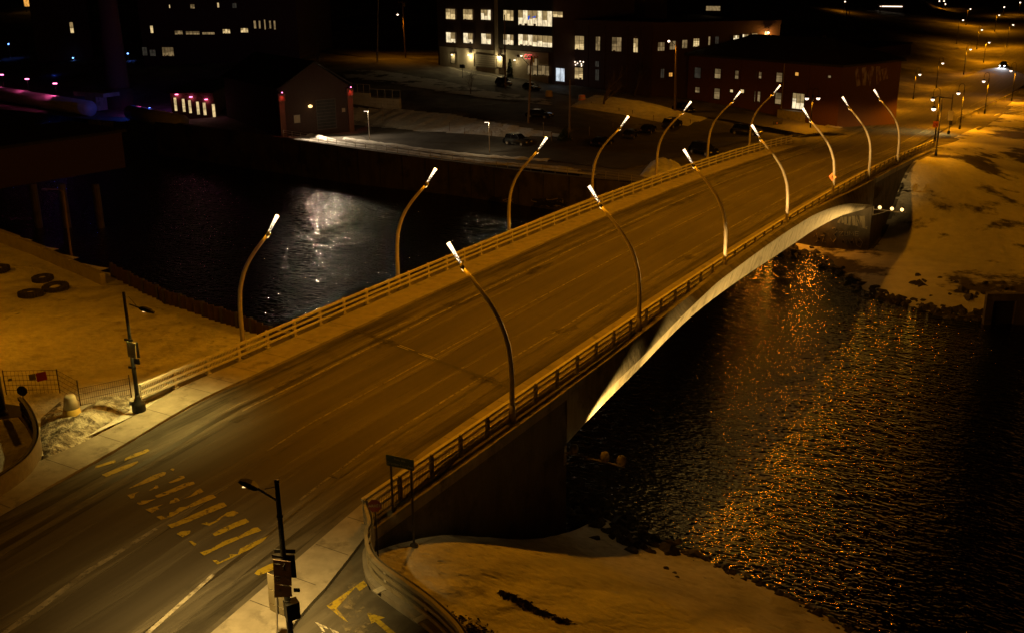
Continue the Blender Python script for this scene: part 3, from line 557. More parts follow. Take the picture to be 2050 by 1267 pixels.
# ================================================================ the fourteen curved bridge lamps
PROF=[(0,0),(0,1.2),(.0,2.5),(.05,3.3),(.17,4.15),(.36,4.75),(.62,5.35),(.92,5.85),(1.26,6.3),(1.62,6.72),(1.98,7.1),(2.35,7.47),(2.72,7.84)]
def bridge_lamp(label):
    r=thing('bridge_lamp',label,'street lamp',group='curved lamps along the bridge')
    b=MB(); rad=[.145,.14,.135,.13,.127,.122,.117,.112,.107,.103,.098,.094,.09]; b.tube([(x,0,z) for x,z in PROF],rad,12); b.tube([(0,0,.0),(0,0,1.05)],[.2,.17],12); b.build('pole',M['lamppole'],r,True)
    b=MB(); b.box((0,0,.02),(.5,.5,.05)); 
    for i in(-1,1):
        for j in (-1,1): b.tube([(i*.19,j*.19,.04),(i*.19,j*.19,.11)],.025,6)
    b.build('base_plate',M['galv'],r)
    d=Vector((.91,0,1.24)).normalized(); s=Vector((2.72,0,7.84)); nx=Vector((-d.z,0,d.x))
    b=MB(); b.tube([s-d*.05,s+d*.33],[.09,.08],10); b.tube([s+d*.05-nx*.08,s+d*.26-nx*.12],[.045,.07],8); b.build('collar',M['dark'],r,True)
    b=MB(); b.tube([s-d*.1-nx*.11,s+d*.08-nx*.12],[.02,.04],8); b.build('uplight',M['lampdim'],r)
    # perforated glowing head, widening toward its tip
    b=MB(); a=s+d*.33; L=1.17; h=b.tube([a,a+d*L*.5,a+d*L],[.058,.08,.105],14); b.build('lamp_head',HEADM,r,True)
    b=MB(); b.tube([a+d*L,a+d*(L+.03)],[.108,.108],14); b.build('end_cap',M['lamp'],r)
    light('POINT','bulb',tuple(a+d*(L+.42)),P_BR,SOD,r,.25)
    light('SPOT','uplight_beam',tuple(s-d*.1-nx*.34),5,(1,.5,.15),r,.04,70,.5,aim=(1.0,0,5.9))
    return r
# head material: white-hot with a pattern of dark perforations near the collar
def headmat():
    m=emis('perforated_lamp_head',(1,.74,.45),3); nt=m.node_tree; N=nt.nodes; L=nt.links; b=N['Principled BSDF']
    tc=N.new('ShaderNodeTexCoord'); sx=N.new('ShaderNodeSeparateXYZ'); L.new(tc.outputs['Object'],sx.inputs[0])
    vo=N.new('ShaderNodeTexVoronoi'); vo.inputs['Scale'].default_value=11; L.new(tc.outputs['Object'],vo.inputs[0])
    mr=N.new('ShaderNodeMapRange'); mr.inputs[1].default_value=8.1; mr.inputs[2].default_value=8.9; mr.inputs[3].default_value=.30; mr.inputs[4].default_value=.75; L.new(sx.outputs[2],mr.inputs[0])
    lt=N.new('ShaderNodeMath'); lt.operation='LESS_THAN'; L.new(vo.outputs['Distance'],lt.inputs[0]); L.new(mr.outputs[0],lt.inputs[1])
    mu=N.new('ShaderNodeMath'); mu.operation='MULTIPLY_ADD'; L.new(lt.outputs[0],mu.inputs[0]); mu.inputs[1].default_value=2.6; mu.inputs[2].default_value=.25; L.new(mu.outputs[0],b.inputs['Emission Strength']); return m
HEADM=headmat()
LL=['nearest curved lamp on the left railing, beside the snowfield','curved lamp on the left railing, second from the near end','curved lamp on the left railing, third from the near end, over the retaining wall','curved lamp on the left railing, fourth from the near end','curved lamp on the left railing, fifth from the near end','curved lamp on the left railing, sixth from near end, before the brick block','curved lamp on the left railing, farthest one']
RL=['nearest and largest curved lamp on the right railing above the near abutment','curved lamp on the right railing, second from the near end','curved lamp on the right railing, third from the near end, with brightly lit pole','curved lamp on the right railing, fourth from the near end','curved lamp on the right railing carrying an orange pedestrian sign','curved lamp on the right railing, second from the far end','curved lamp on the right railing, farthest one, above the far abutment']
bl0=bridge_lamp(LL[0]); bl0.location=(0,0,zr(0)+.1)
S=15.7308
for i in range(1,7): dup(bl0,(-.05,S*i,zr(S*i)+(cop(S*i)-zr(S*i) if 0 else .1)),0,LL[i])
for i in range(7):
    t=S*(i-.0353); z=zr(t)+.15; l=dup(bl0,(W2,t,z),math.pi,RL[i])
# orange pedestrian sign strapped to the fifth right-hand lamp
t=S*(4-.0353); p=atY(1666,355,t-.16); sg_=thing('pedestrian_sign','small orange diamond sign with a walking figure strapped to a curved lamp','sign',(p.x,t-.18,p.z))
b=MB(); b.add([(-.42,0,0),(0,0,-.42),(.42,0,0),(0,0,.42),(-.42,.02,0),(0,.02,-.42),(.42,.02,0),(0,.02,.42)],[(0,1,2,3),(7,6,5,4),(0,4,5,1),(1,5,6,2),(2,6,7,3),(3,7,4,0)]); b.build('sign_panel',M['orangesign'],sg_)
def walker(c,s,nx=Vector((1,0,0)),ny=Vector((0,-1,0))):
    b=MB(); P=lambda x,z:Vector(c)+nx*x*s+Vector((0,0,z*s))+ny*.012
    for seg,wd in (([(0,.35),(0,-.02)],.09),([(0,0),(.14,-.25),(.2,-.5)],.055),([(0,0),(-.1,-.25),(-.22,-.48)],.055),([(0,.3),(.17,.12)],.04),([(0,.3),(-.15,.08)],.04)): b.tube([P(*q) for q in seg],wd*s,5)
    b.tube([P(0,.42),P(0,.56)],.075*s,6); return b
walker((0,0,0),.42).build('pedestrian_symbol',M['ink'],sg_)
# ================================================================ floodlight brackets by the arch springings
def flood_bracket(label,t,z,sgn,offs,lit):
    r=thing('floodlight_bracket',label,'floodlights',(19.6,t,z))
    b=MB(); b.tube([(0,0,0),(3.7,0,0)],.05,8); b.tube([(0,0,-.7),(1.6,0,-.05)],.035,6); b.box((.03,0,-.2),(.06,.3,1.1)); b.build('bracket_arm',M['oldconcrete'],r,False)
    for o in offs:
        q=MB(); q.lathe([(.05,0),(.22,.05),(.27,.3),(.2,.5),(.06,.56)],14); q.build('floodlight',M['oldconcrete' if not lit else 'dark'],r,True,(o,0,.06))
        g=MB(); g.lathe([(.01,-.02),(.2 if lit else .12,0),(.2 if lit else .12,.02),(.01,.04)],14); gg=g.build('lens',M['flood'],r,False,(o,sgn*.26,.33)); gg.rotation_euler=(R(90),0,0)
    return r
fb=flood_bracket('floodlight bracket jutting from the near abutment over the water, lamps facing away',4.45,-3.5,1,(.6,2.5,3.5),False)
for o,zz_ in ((.6,0),(2.5,0),(3.5,0)): light('SPOT','flood_beam',(o,.5,.4),{.6:60000,2.5:150000,3.5:220000}[o],(1,.56,.14),fb,.08,{.6:26,2.5:19,3.5:15}[o],1,aim=(.3,{.6:10,2.5:21,3.5:36}[o],{.6:1.9,2.5:2.7,3.5:2.2}[o]))
ff=flood_bracket('row of three glaring floodlights on the far abutment below the arch end',80.6,-4.75,-1,(.75,2.1,3.2),True)
for o in (.75,2.1,3.2): light('SPOT','flood_beam',(o,-.55,.4),{.75:9000,2.1:50000,3.2:50000}[o],(1,.56,.14),ff,.08,14,1,aim=(.3,{.75:-9,2.1:-18,3.2:-24}[o],{.75:1.1,2.1:2.0,3.2:2.0}[o]))
# ================================================================ curved end barrier on the right
def curved_barrier(label,path,zb,rails,hcurb,m,groupname='curved end barriers',back=None):
    r=thing('curved_barrier',label,'barrier',path[0]); L0=Vector(path[0]); n=len(path)
    P=[Vector(p)-L0 for p in path]; N=[]
    for i in range(n):
        d=(P[min(i+1,n-1)]-P[max(i-1,0)]); d.z=0; d.normalize(); N.append(Vector((-d.y,d.x,0)))
    def sweep(off,z0,z1,wd,name,mm):
        b=MB(); b.loft([[p+N[i]*(off-wd/2)+Vector((0,0,z0)),p+N[i]*(off-wd/2)+Vector((0,0,z1)),p+N[i]*(off+wd/2)+Vector((0,0,z1)),p+N[i]*(off+wd/2)+Vector((0,0,z0))] for i,p in enumerate(P)],close=True)
        b.f+=[(0,1,2,3)[::-1],tuple(len(b.v)-4+i for i in range(4))]; b.m+=[0,0]; b.build(name,mm,r)
    sweep(.17,.1,1.12,.02,'picket_or_shade_panel',M['picket'])  # solid dark sheet behind the rails, painted shade for the gaps
    for z,h,wd in rails: sweep(0,z-h/2,z+h/2,wd,'rail',m)
    sweep(-.02,-.4,hcurb,.35,'kerb',M['concrete'] if m is not M['black'] else M['darkconcrete'])
    return r,P,N
def smoothpath(pts,k=4):
    pts=[Vector(p) for p in pts]; out=[]
    for i in range(len(pts)-1):
        p0=pts[max(i-1,0)];p1=pts[i];p2=pts[i+1];p3=pts[min(i+2,len(pts)-1)]
        for j in range(k):
            t=j/k; out.append(.5*((2*p1)+(p2-p0)*t+(2*p0-5*p1+4*p2-p3)*t*t+(3*p1-p0-3*p2+p3)*t**3))
    return out+[pts[-1]]
top=[(18.9,-12.3,0)]+[(p.x,p.y,0) for p in [at(x,y,1.12) for x,y in [(739,1042),(733,1060),(734,1085),(741,1106),(756,1124),(777,1140),(816,1166),(857,1196),(898,1233),(925,1267)]]]+[(29.5,-19.6,0),(33,-22,0)]
cb,CPp,CN=curved_barrier('pale curved metal barrier sweeping round the corner of the parking entrance',smoothpath(top),0,[(1.06,.17,.14),(.7,.16,.07),(.34,.16,.07)],.12,M['barrier'])
for x,y in [(773,1200),(848,1252)]:
    p=at(x,y,.05)-cb.location; i=min(range(len(CPp)),key=lambda i:(CPp[i].xy-p.xy).length); q=CPp[i]; 
for i in (22,31):
    q=CPp[i]; nn=CN[i]; ang=math.atan2(nn.y,nn.x); b=MB()
    b.box(q+Vector((0,0,.55))+nn*.13,(.1,.16,.95),rz=ang); b.box(q+nn*(-.12)+Vector((0,0,.14)),(.5,.3,.04),rz=ang); b.build('post',M['white'],cb)
b=MB(); b.add([at(x,y,-.12) for x,y in [(-40,800),(40,812),(60,850),(64,880),(50,905),(20,930),(-40,960)]],[tuple(range(7))]); struct(b.build('dark_ground_patch',M['grafdark2']))  # near-black flat sheet filling the area inside the left barrier
# left dark curved barrier (its shaded side), photo edge
lp=[(p.x,p.y,-.1) for p in [at(x,y,1.0) for x,y in [(38,795),(52,812),(63,832),(70,856),(68,880),(55,905),(35,925),(10,943),(-25,965)]]]
lb,LPp,LNn=curved_barrier('dark curved railing bulging into the picture at the left edge',smoothpath(lp),0,[(1.05,.16,.16),(.72,.14,.08),(.42,.14,.08)],.1,M['black'])
for i in range(1,len(LPp)-1,4):
    q=LPp[i]; nn=LNn[i]; b=MB(); b.box(q+Vector((0,0,.55)),(.1,.1,1.0),rz=math.atan2(nn.y,nn.x)); b.build('post',M['black'],lb)
b=MB()
for i in range(len(LPp)-1):
    for k in range(3): q=LPp[i].lerp(LPp[i+1],k/3); b.box(q+LNn[i]*.1+Vector((0,0,.55)),(.02,.02,.9))
b.build('pickets',M['black'],lb)
# ================================================================ black street lamps with sign clusters
def vec2(a): return Vector((math.cos(a),math.sin(a),0))
FL=at(587,1330,0.1)
lampF=thing('sign_post_lamp','tall black street lamp carrying crossing signs, closest pole at bottom of view','street lamp',(FL.x,FL.y,0))
AX=RT.copy(); AX.z=0; AX.normalize(); AY=Vector((-AX.y,AX.x,0))   # directions used for the arms: along the street
def rel(o,x,y): # point of the photo in the vertical plane facing the road through the pole
    return atP(x,y,o.location,AY)-o.location
Hf=rel(lampF,555,962).z
b=MB(); b.tube([(0,0,0),(0,0,Hf*.6)],[.115,.1],12); b.tube([(0,0,Hf*.6),(0,0,Hf)],[.095,.075],12); b.tube([(0,0,Hf-1.3),(0,0,Hf-1.22)],[.105,.105],12); b.tube([(0,0,Hf-.06),(0,0,Hf+.02)],[.085,.085],12); b.build('pole',M['black'],lampF,True)
b=MB(); b.tube([rel(lampF,556,1002),rel(lampF,520,980),rel(lampF,508,972)],[.035,.04,.05],8); b.tube([rel(lampF,556,973),rel(lampF,530,978)],.015,6); b.build('arm',M['black'],lampF)
def luminaire(o,pa,pb,wd,name='luminaire'):
    d=(pb-pa); L=d.length; d.normalize(); sd=d.cross(Vector((0,0,1))).normalized(); u_=sd.cross(d); b=MB()
    rows=[]
    for s,w_,h_ in ((0,.08,.06),(.15,wd*.8,.1),(.4,wd,.13),(.75,wd*.85,.1),(1,.1,.03)):
        c=pa+d*L*s; rows.append([c-sd*w_+u_*-.03,c-sd*w_*.7+u_*h_,c+sd*w_*.7+u_*h_,c+sd*w_+u_*-.03])
    b.loft(rows,close=True); b.f+=[(0,1,2,3)[::-1],tuple(len(b.v)-4+i for i in range(4))]; b.m+=[0,0]; h=b.build(name,M['black'],o)
    g=MB(); c=pa+d*L*.5-u_*.05; g.box(c,(L*.5,wd*1.1,.015),rz=math.atan2(d.y,d.x)); g.build('lens',M['lampdim'],o)
    return c
c=luminaire(lampF,rel(lampF,516,978),rel(lampF,479,961),.2)
light('SPOT','lamp_beam',tuple(c-Vector((0,0,.15))),4500,(1,.62,.16),lampF,.15,102,.95,aim=tuple(c+Vector((-3.2,1.6,-8))))
def board(o,quad,m,name,th=.03,dy=0.,label=None):
    pts=[rel(o,x,y)-AY*dy for x,y in quad]; b=MB(); k=len(pts); b.add(pts+[p+AY*th for p in pts],[tuple(range(k))[::-1],tuple(range(k,2*k))]+[(i,(i+1)%k,k+(i+1)%k,k+i) for i in range(k)])
    q=b.build(name,m,o); 
    if label:q['label']=label
    return q
def Z3(x,y): return (500+x/6.775,1080+y/6.775)
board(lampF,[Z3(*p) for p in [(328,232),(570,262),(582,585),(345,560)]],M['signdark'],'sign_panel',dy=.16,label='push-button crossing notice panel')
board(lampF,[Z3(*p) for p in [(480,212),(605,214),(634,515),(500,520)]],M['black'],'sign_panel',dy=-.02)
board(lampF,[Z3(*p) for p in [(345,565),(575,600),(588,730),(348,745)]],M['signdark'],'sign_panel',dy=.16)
board(lampF,[Z3(*p) for p in [(308,178),(470,205),(470,228),(310,220)]],M['black'],'sign_bracket',dy=.1); board(lampF,[Z3(*p) for p in [(328,142),(612,148),(612,196),(328,190)]],M['black'],'street_name_blade',dy=-.06)
board(lampF,[Z3(*p) for p in [(588,676),(674,674),(674,722),(590,722)]],M['black'],'street_name_blade',dy=-.06)
b=MB(); A_=rel(lampF,*Z3(580,790)); b.box(rel(lampF,*Z3(580,910))-AY*.12,(.44,.4,.6),rz=math.atan2(AX.y,AX.x)+.5); b.build('signal_box',M['black'],lampF)
b=MB(); b.tube([rel(lampF,*Z3(560,1140)),rel(lampF,*Z3(590,1140))],.05,8); b.build('push_button',M['black'],lampF)
# symbols on the panel: give-way triangle, walking figure, lines of text
b=MB()
def zl(pts,wd,dy=.18,o=lampF): b.tube([rel(o,*Z3(*p))-AY*dy for p in pts],wd,5)
zl([(358,285),(430,290),(398,345),(358,285)],.012); zl([(480,300),(482,335)],.018); zl([(480,335),(465,375)],.012); zl([(480,335),(498,378)],.012); zl([(462,318),(500,312)],.01); zl([(481,285),(481,292)],.02)
for y in (455,466): zl([(360,y-5),(455,y+4)],.006)
for a,c_ in ((480,440),(515,450),(548,455)): zl([(a,c_),(a+18,c_+8),(a+4,c_+30),(a+24,c_+34)],.007)
zl([(375,495),(420,492),(395,520),(380,510),(375,495)],.012); zl([(405,650),(425,620),(440,652),(405,650)],.012)
b.build('sign_symbols',M['ink'],lampF)
# slim post with three sign backs, right behind
SP=at(556,1290,.1); sp=thing('sign_post','thin grey post with three stacked sign backs, below the near street lamp','sign',(SP.x,SP.y,0))
b=MB(); b.tube([(0,0,0),rel(sp,553,1190)],.035,8); b.build('post',M['galv'],sp)
for q,mm in (([(228,460),(338,502),(348,700),(242,660)],'signback'),([(245,672),(472,765),(476,950),(256,862)],'signback'),([(258,870),(474,962),(478,1052),(345,1000),(268,955)],'signback')): board(sp,[Z3(*p) for p in q],M[mm],'sign_panel',dy=-.05)
# left black lamp
PL=at(279,822,.12); lampL=thing('sign_post_lamp','black street lamp with small signs at the left end of the bridge railing','street lamp',(PL.x,PL.y,.1))
rl=lambda x,y: rel(lampL,x,y)
Hl=rl(254,585).z
b=MB(); b.tube([(0,0,.5),(0,0,Hl*.55)],[.12,.1],12); b.tube([(0,0,Hl*.55),(0,0,Hl)],[.09,.08],12); b.build('pole',M['black'],lampL,True)
b=MB(); b.lathe([(.34,0),(.36,.06),(.34,.42),(.3,.5),(.2,.62),(.14,.8),(.13,.95)],14); b.build('base',M['black'],lampL,True)
b=MB(); b.tube([rl(259,609),rl(278,616),rl(283,620)],[.03,.035,.045],8); b.tube([rl(257,594),rl(273,612)],.015,6); b.build('arm',M['black'],lampL)
c=luminaire(lampL,rl(279,617),rl(309,626),.2)
light('SPOT','lamp_beam',tuple(c-Vector((0,0,.15))),2300,(1,.7,.16),lampL,.15,118,.9,aim=tuple(c+Vector((.3,-1.2,-8))))
def Z4(x,y): return (230+x/7.04,660+y/7.04)
board(lampL,[Z4(*p) for p in [(175,150),(300,180),(312,395),(200,365)]],M['signback'],'sign_panel',dy=.14,label='pale crossing notice panel')
board(lampL,[Z4(*p) for p in [(285,170),(318,180),(350,400),(310,395)]],M['black'],'sign_panel',dy=-.04); board(lampL,[Z4(*p) for p in [(268,395),(350,400),(364,478),(280,470)]],M['black'],'sign_panel',dy=.1)
board(lampL,[Z4(*p) for p in [(138,115),(262,128),(262,155),(140,142)]],M['black'],'street_name_blade',dy=.1); board(lampL,[Z4(*p) for p in [(195,500),(305,515),(305,548),(197,532)]],M['black'],'street_name_blade',dy=.1)
b=MB()
for q,wd in (([(245,195),(275,200),(262,240),(245,195)],.012),([(210,190),(212,232)],.015),([(205,320),(300,330)],.008),([(270,350),(290,360),(280,345)],.02)): b.tube([rl(*Z4(*p))-AY*.155 for p in q],wd,5)
b.build('sign_symbols',M['ink'],lampL)
# ================================================================ road signs by the right corner
def ground_r(x,y): return float(GNR(np.array(x),np.array(y)))
def foot(px_,py_,fn=GNR,z=-1.):
    for _ in range(8):
        p=at(px_,py_,z); z=.5*z+.5*float(fn(np.array(p.x),np.array(p.y)))
    return at(px_,py_,z)
g1=foot(789,1080); g2=foot(829,1093); gs=thing('name_sign','dark green name sign on two slim posts beside the railing','sign',tuple(g1))
def text(s,size,m,parent,origin,ux,uz,name='lettering',ext=.004,align='LEFT'):
    cu=bpy.data.curves.new(name,'FONT'); cu.body=s; cu.size=size; cu.extrude=ext; cu.align_x=align; o=bpy.data.objects.new(name,cu); COL.objects.link(o); bpy.context.view_layer.update()
    dg=bpy.context.evaluated_depsgraph_get(); me=bpy.data.meshes.new_from_object(o.evaluated_get(dg)); bpy.data.objects.remove(o); me.materials.clear(); me.materials.append(m)
    ux=ux.normalized(); uz=uz.normalized(); n_=ux.cross(uz); me.transform(Matrix((( ux.x,uz.x,n_.x,origin.x),(ux.y,uz.y,n_.y,origin.y),(ux.z,uz.z,n_.z,origin.z),(0,0,0,1))))
    q=bpy.data.objects.new(name,me); COL.objects.link(q); q.parent=parent; return q
dirg=(g2-g1); dirg.z=0; dirg.normalize(); ng=Vector((dirg.y,-dirg.x,0))
tp=[atP(x,y,g1,ng)-g1 for x,y in [(773,907),(828,921),(828,943),(773,928)]]
ux=(tp[1]-tp[0]); ux.z=0; Wd=ux.length; ux.normalize(); zt=(tp[0].z+tp[1].z)/2; zb_=(tp[2].z+tp[3].z)/2
b=MB(); b.box(tp[0]*0+Vector(((tp[0].x+tp[1].x)/2,(tp[0].y+tp[1].y)/2,(zt+zb_)/2)),(Wd,.05,zt-zb_),rz=math.atan2(ux.y,ux.x)); b.build('sign_panel',M['greensign'],gs)
M['signtext']=mat('sign_lettering',(.28,.3,.2),rough=.6)
og=Vector(((tp[0].x+tp[1].x)/2,(tp[0].y+tp[1].y)/2,(zt+zb_)/2))+ng*.035
text('Pont des',.3*(zt-zb_),M['signtext'],gs,og+Vector((0,0,.14*(zt-zb_))),ux,Vector((0,0,1)),align='CENTER'); text('Grandes-Fourches',.34*(zt-zb_),M['signtext'],gs,og-Vector((0,0,.32*(zt-zb_))),ux,Vector((0,0,1)),align='CENTER')
for g in (g1,g2):
    b=MB(); q=g-g1; b.tube([q-Vector((0,0,.1)),Vector((q.x,q.y,zb_+.3))-ng*.06],.05,8); b.build('post',M['dark'],gs); b=MB(); b.lathe([(.2,0),(.18,.1),(.06,.2)],10); b.build('post_foot',M['dark'],gs,False,tuple(q))
# ARRET stop sign
ga=foot(757,1113); st_=thing('stop_sign','red octagonal stop sign on a thin post inside the curved barrier','sign',tuple(ga))
fc=-FW.copy(); fc.z=0; fc.normalize(); sx_=Vector((-fc.y,fc.x,0)); sc_=atP(750,1012,ga,fc)-ga
def octo(c,r,ux,n_,th=.02):
    b=MB(); pts=[c+ux*r*math.cos(R(22.5+45*i))+Vector((0,0,1))*r*math.sin(R(22.5+45*i)) for i in range(8)]; b.add(pts+[p-n_*th for p in pts],[tuple(range(8)),tuple(range(8,16))[::-1]]+[(i,8+i,8+(i+1)%8,(i+1)%8) for i in range(8)]); return b
ro=abs((atP(764,1012,ga,fc)-ga-sc_).dot(sx_)); octo(sc_,ro,sx_,fc).build('sign_panel',M['dimred'],st_); octo(sc_-fc*.008,ro*1.06,sx_,fc).build('sign_rim',M['signdark'],st_)
text('ARRÊT',ro*.6,M['signtext'],st_,sc_+fc*.006-Vector((0,0,ro*.18)),sx_,Vector((0,0,1)),align='CENTER')
b=MB(); b.tube([(0,0,-.2),(sc_.x*.6-fc.x*.05,sc_.y*.6-fc.y*.05,sc_.z*.6),tuple(sc_+Vector((0,0,ro*.6))-fc*.05)],.035,8); b.build('post',M['dark'],st_)
# stop sign seen from behind on the left
gl=at(48,812,-.2); sl_=thing('stop_sign','black octagonal back of a road sign beside the dark curved railing','sign',tuple(gl)); c_=atP(44,782,gl,fc)-gl
octo(c_,abs((atP(55,782,gl,fc)-gl-c_).dot(sx_)),sx_,fc).build('sign_panel',M['black'],sl_); b=MB(); b.tube([(0,0,-.2),tuple(c_-fc*.04)],.03,8); b.build('post',M['black'],sl_)
gb=at(8,832,-.2); bp_=thing('sign_post','thick black post cut by the left edge of the view','post',tuple(gb)); b=MB(); hb=(atP(2,755,gb,fc)-gb).z; b.tube([(0,0,-.2),(0,0,hb)],[.17,.15],12); b.lathe([(.25,0),(.24,.25),(.17,.4)],12); b.build('post_shaft',M['black'],bp_,True)
# traffic cone shaped concrete plug
cn=at(146,836,.12); cone=thing('cone_marker','large pale tapered plastic marker standing in the roadside snow','marker',tuple(cn)); hc=(atP(136,792,cn,fc)-cn).z*1.02
b=MB(); b.lathe([(.47,-.1),(.46,.1),(.4,hc*.45)],20); b.build('lower_band',M['coneyellow'],cone,True); b=MB(); b.lathe([(.4,hc*.45),(.29,hc*.93),(.24,hc),(.02,hc)],20); b.build('body',M['conepaint'],cone,True)
# construction fence
ft=[at(x,y,z) for x,y,z in [(22,855,-.5),(124,800,-.6),(165,822,-.5)]]
fe=thing('wire_fence','thin wire mesh construction fence with a red notice on the snow','fence',tuple(ft[0]))
def wirepanel(a,c,h,n=14,k=6):
    a=Vector(a)-fe.location; c=Vector(c)-fe.location; 
    q=MB()
    for i in range(n+1): p=a.lerp(c,i/n); q.tube([p,p+Vector((0,0,h))],.008,4,False)
    for j in range(k+1): q.tube([a+Vector((0,0,h*j/k)),c+Vector((0,0,h*j/k))],.012,4,False)
    q.build('mesh_panel',M['rust'],fe)
    q=MB(); q.tube([c,c+Vector((0,0,h+.05))],.035,6); q.build('post',M['rust'],fe)
A0=at(15,800,-.6); A1=at(122,798,-.6); A2=at(163,822,-.45)
for a,c in ((A0,A1),(A1,A2)): wirepanel(a,c,1.75)
q=MB(); q.tube([A0-fe.location,A0-fe.location+Vector((0,0,1.8))],.035,6); q.build('post',M['rust'],fe)
B0=at(264,800,-.3); q=MB(); q.tube([B0-fe.location,B0-fe.location+Vector((0,0,1.5))],.025,6); q.build('post',M['rust'],fe); wirepanel(A2,B0,1.3,24,4)
dr=(A1-A0).normalized(); nf=Vector((dr.y,-dr.x,0))
def fsign(px4,m,label):
    pts=[atP(x,y,A0+nf*.03,nf)-fe.location for x,y in px4]; q=MB(); q.add(pts+[p-nf*.01 for p in pts],[(0,1,2,3),(7,6,5,4),(0,4,5,1),(1,5,6,2),(2,6,7,3),(3,7,4,0)]); o=q.build('notice',m,fe); o['label']=label
fsign([(71,747),(91,743),(95,759),(75,764)],M['redsign'],'red notice board'); fsign([(57,750),(70,747),(72,759),(59,761)],M['signback'],'grey notice board'); fsign([(15,759),(24,757),(24,762),(16,763)],M['signback'],'small grey plate')
# catch basins and joints in the gutters
def basin(x,y,label,rz):
    p=at(x,y,.0); p.z=zr(p.y)+.02; r=thing('drain_grate',label,'drain',tuple(p),rz,'cast drain grates in the gutters'); b=MB(); b.box((0,0,0),(.5,.9,.02)); b.build('frame',M['grime'],r)
    b=MB()
    for i in range(5): b.box((0,-.34+i*.17,.012),(.4,.07,.015))
    b.build('bars',M['dark'],r)
basin(478,838,'drain grate in the left gutter before the bridge',0); basin(682,948,'drain grate in the right gutter beside the green sign',0)
# tractor tyres in the snow
def tyre(x,y,r_,label,tilt):
    z=-1
    p=foot(x,y,GNL); t=thing('tractor_tyre',label,'tyre',(p.x,p.y,p.z-.05),0,'big tyres lying in the snowfield'); b=MB(); n=28; prof=[(r_*.6,.0),(r_*.56,.2),(r_*.6,.4),(r_*.72,.47),(r_*.9,.45),(r_,.36),(r_*1.02,.2),(r_,.02)]
    rows=[[(a*math.cos(2*math.pi*i/n),a*math.sin(2*math.pi*i/n),z_) for a,z_ in prof] for i in range(n)]; rows.append(rows[0]); b.loft(rows); o=b.build('tyre_body',M['rubber'],t,True)
    b=MB(); b.lathe([(r_*.54,.25),(r_*.3,.34),(.01,.36)],20); b.build('snow_in_hole',M['snow'],t,True)
    b=MB()
    for i in range(n):
        a=2*math.pi*(i+.5)/n; b.box((r_*1.03*math.cos(a),r_*1.03*math.sin(a),.22),(.07,.1,.36),rz=a+.4)
    b.build('tread_lugs',M['rubber'],t); t.rotation_euler=(tilt,tilt*.5,0)
tyre(112,580,.92,'rightmost tractor tyre, upper one touching its neighbour',.08); tyre(62,592,.85,'left front tractor tyre with snow in its middle',-.06); tyre(86,562,.75,'sunken tractor tyre behind the pair',.03); tyre(-2,543,.8,'tractor tyre cut by the left edge of the view',.04)
# parapet and sheet-pile wall along the river
pw=thing('river_parapet','stepped concrete parapet along the left snowfield','wall',(-25.9,10.7,-1.2)); b=MB(); pts=[at(x,y,-1.05) for x,y in [(-20,482),(33,502),(33.5,502),(84,522),(84.5,522),(137,545),(137.5,545),(200,572),(215,560)]]
for i in range(0,8,2):
    a,c=pts[i],pts[i+1]; h=1.25-.05*i; m_=(a+c)/2; d=(c-a); b.box(m_+Vector((0,0,h/2))+Vector((0.1,.3,0)),(d.length,.4,h),rz=math.atan2(d.y,d.x))
bl(b,'parapet_wall',M['parapet'],pw)
sw=thing('sheet_pile_wall','dark rusty sheet pile wall edging the snow down to the bridge','wall',(-25,11,-1)); tops=[at(x,y,-1.) for x,y in [(212,556),(248,575),(275,590),(303,603),(318,612),(350,622),(395,638),(432,650),(462,661),(490,672),(530,690),(560,705)]]
for i,(a,c) in enumerate(zip(tops,tops[1:])):
    d=c-a; n_=Vector((-d.y,d.x,0)).normalized()*.25; b=MB(); h=1.05; P0=a+n_*2.2; P1=c+n_*2.2; k=6; rows=[]
    for j in range(k+1):
        q=P0.lerp(P1,j/k)+n_*(.45 if j%2 else -.45)
        rows.append([q+Vector((0,0,-9)),q+Vector((0,0,h)),q+n_*.3+Vector((0,0,h)),q+n_*.3+Vector((0,0,-9))])
    b.loft(rows); bl(b,'pile_panel',M['rust'],sw); b=MB(); b.box(P0+Vector((0,0,-3.9)),(.22,.22,10.1)); bl(b,'pile_post',M['dark'],sw)
# rocks
def rockmesh(rs,r):
    import bmesh
    bm=bmesh.new(); bmesh.ops.create_icosphere(bm,subdivisions=2,radius=r)
    sx_,sy_,sz_=rs.uniform(.8,1.4),rs.uniform(.7,1.2),rs.uniform(.45,.8); ph=[rs.uniform(0,6) for _ in range(6)]
    cuts=[Vector((rs.uniform(-1,1),rs.uniform(-1,1),rs.uniform(-.3,1))).normalized() for _ in range(11)]
    for v in bm.verts:
        for c in cuts:
            k=v.co.dot(c)-r*.5
            if k>0: v.co-=c*k
        v.co=Vector((v.co.x*sx_,v.co.y*sy_,v.co.z*sz_))*(1+.08*math.sin(v.co.x*9/r+ph[0])*math.sin(v.co.y*7/r+ph[1]))
    vs=[v.co.copy() for v in bm.verts]; fs=[tuple(v.index for v in f.verts) for f in bm.faces]; bm.free(); return vs,fs
rs=random.Random(5); RK=[rockmesh(rs,1) for _ in range(8)]
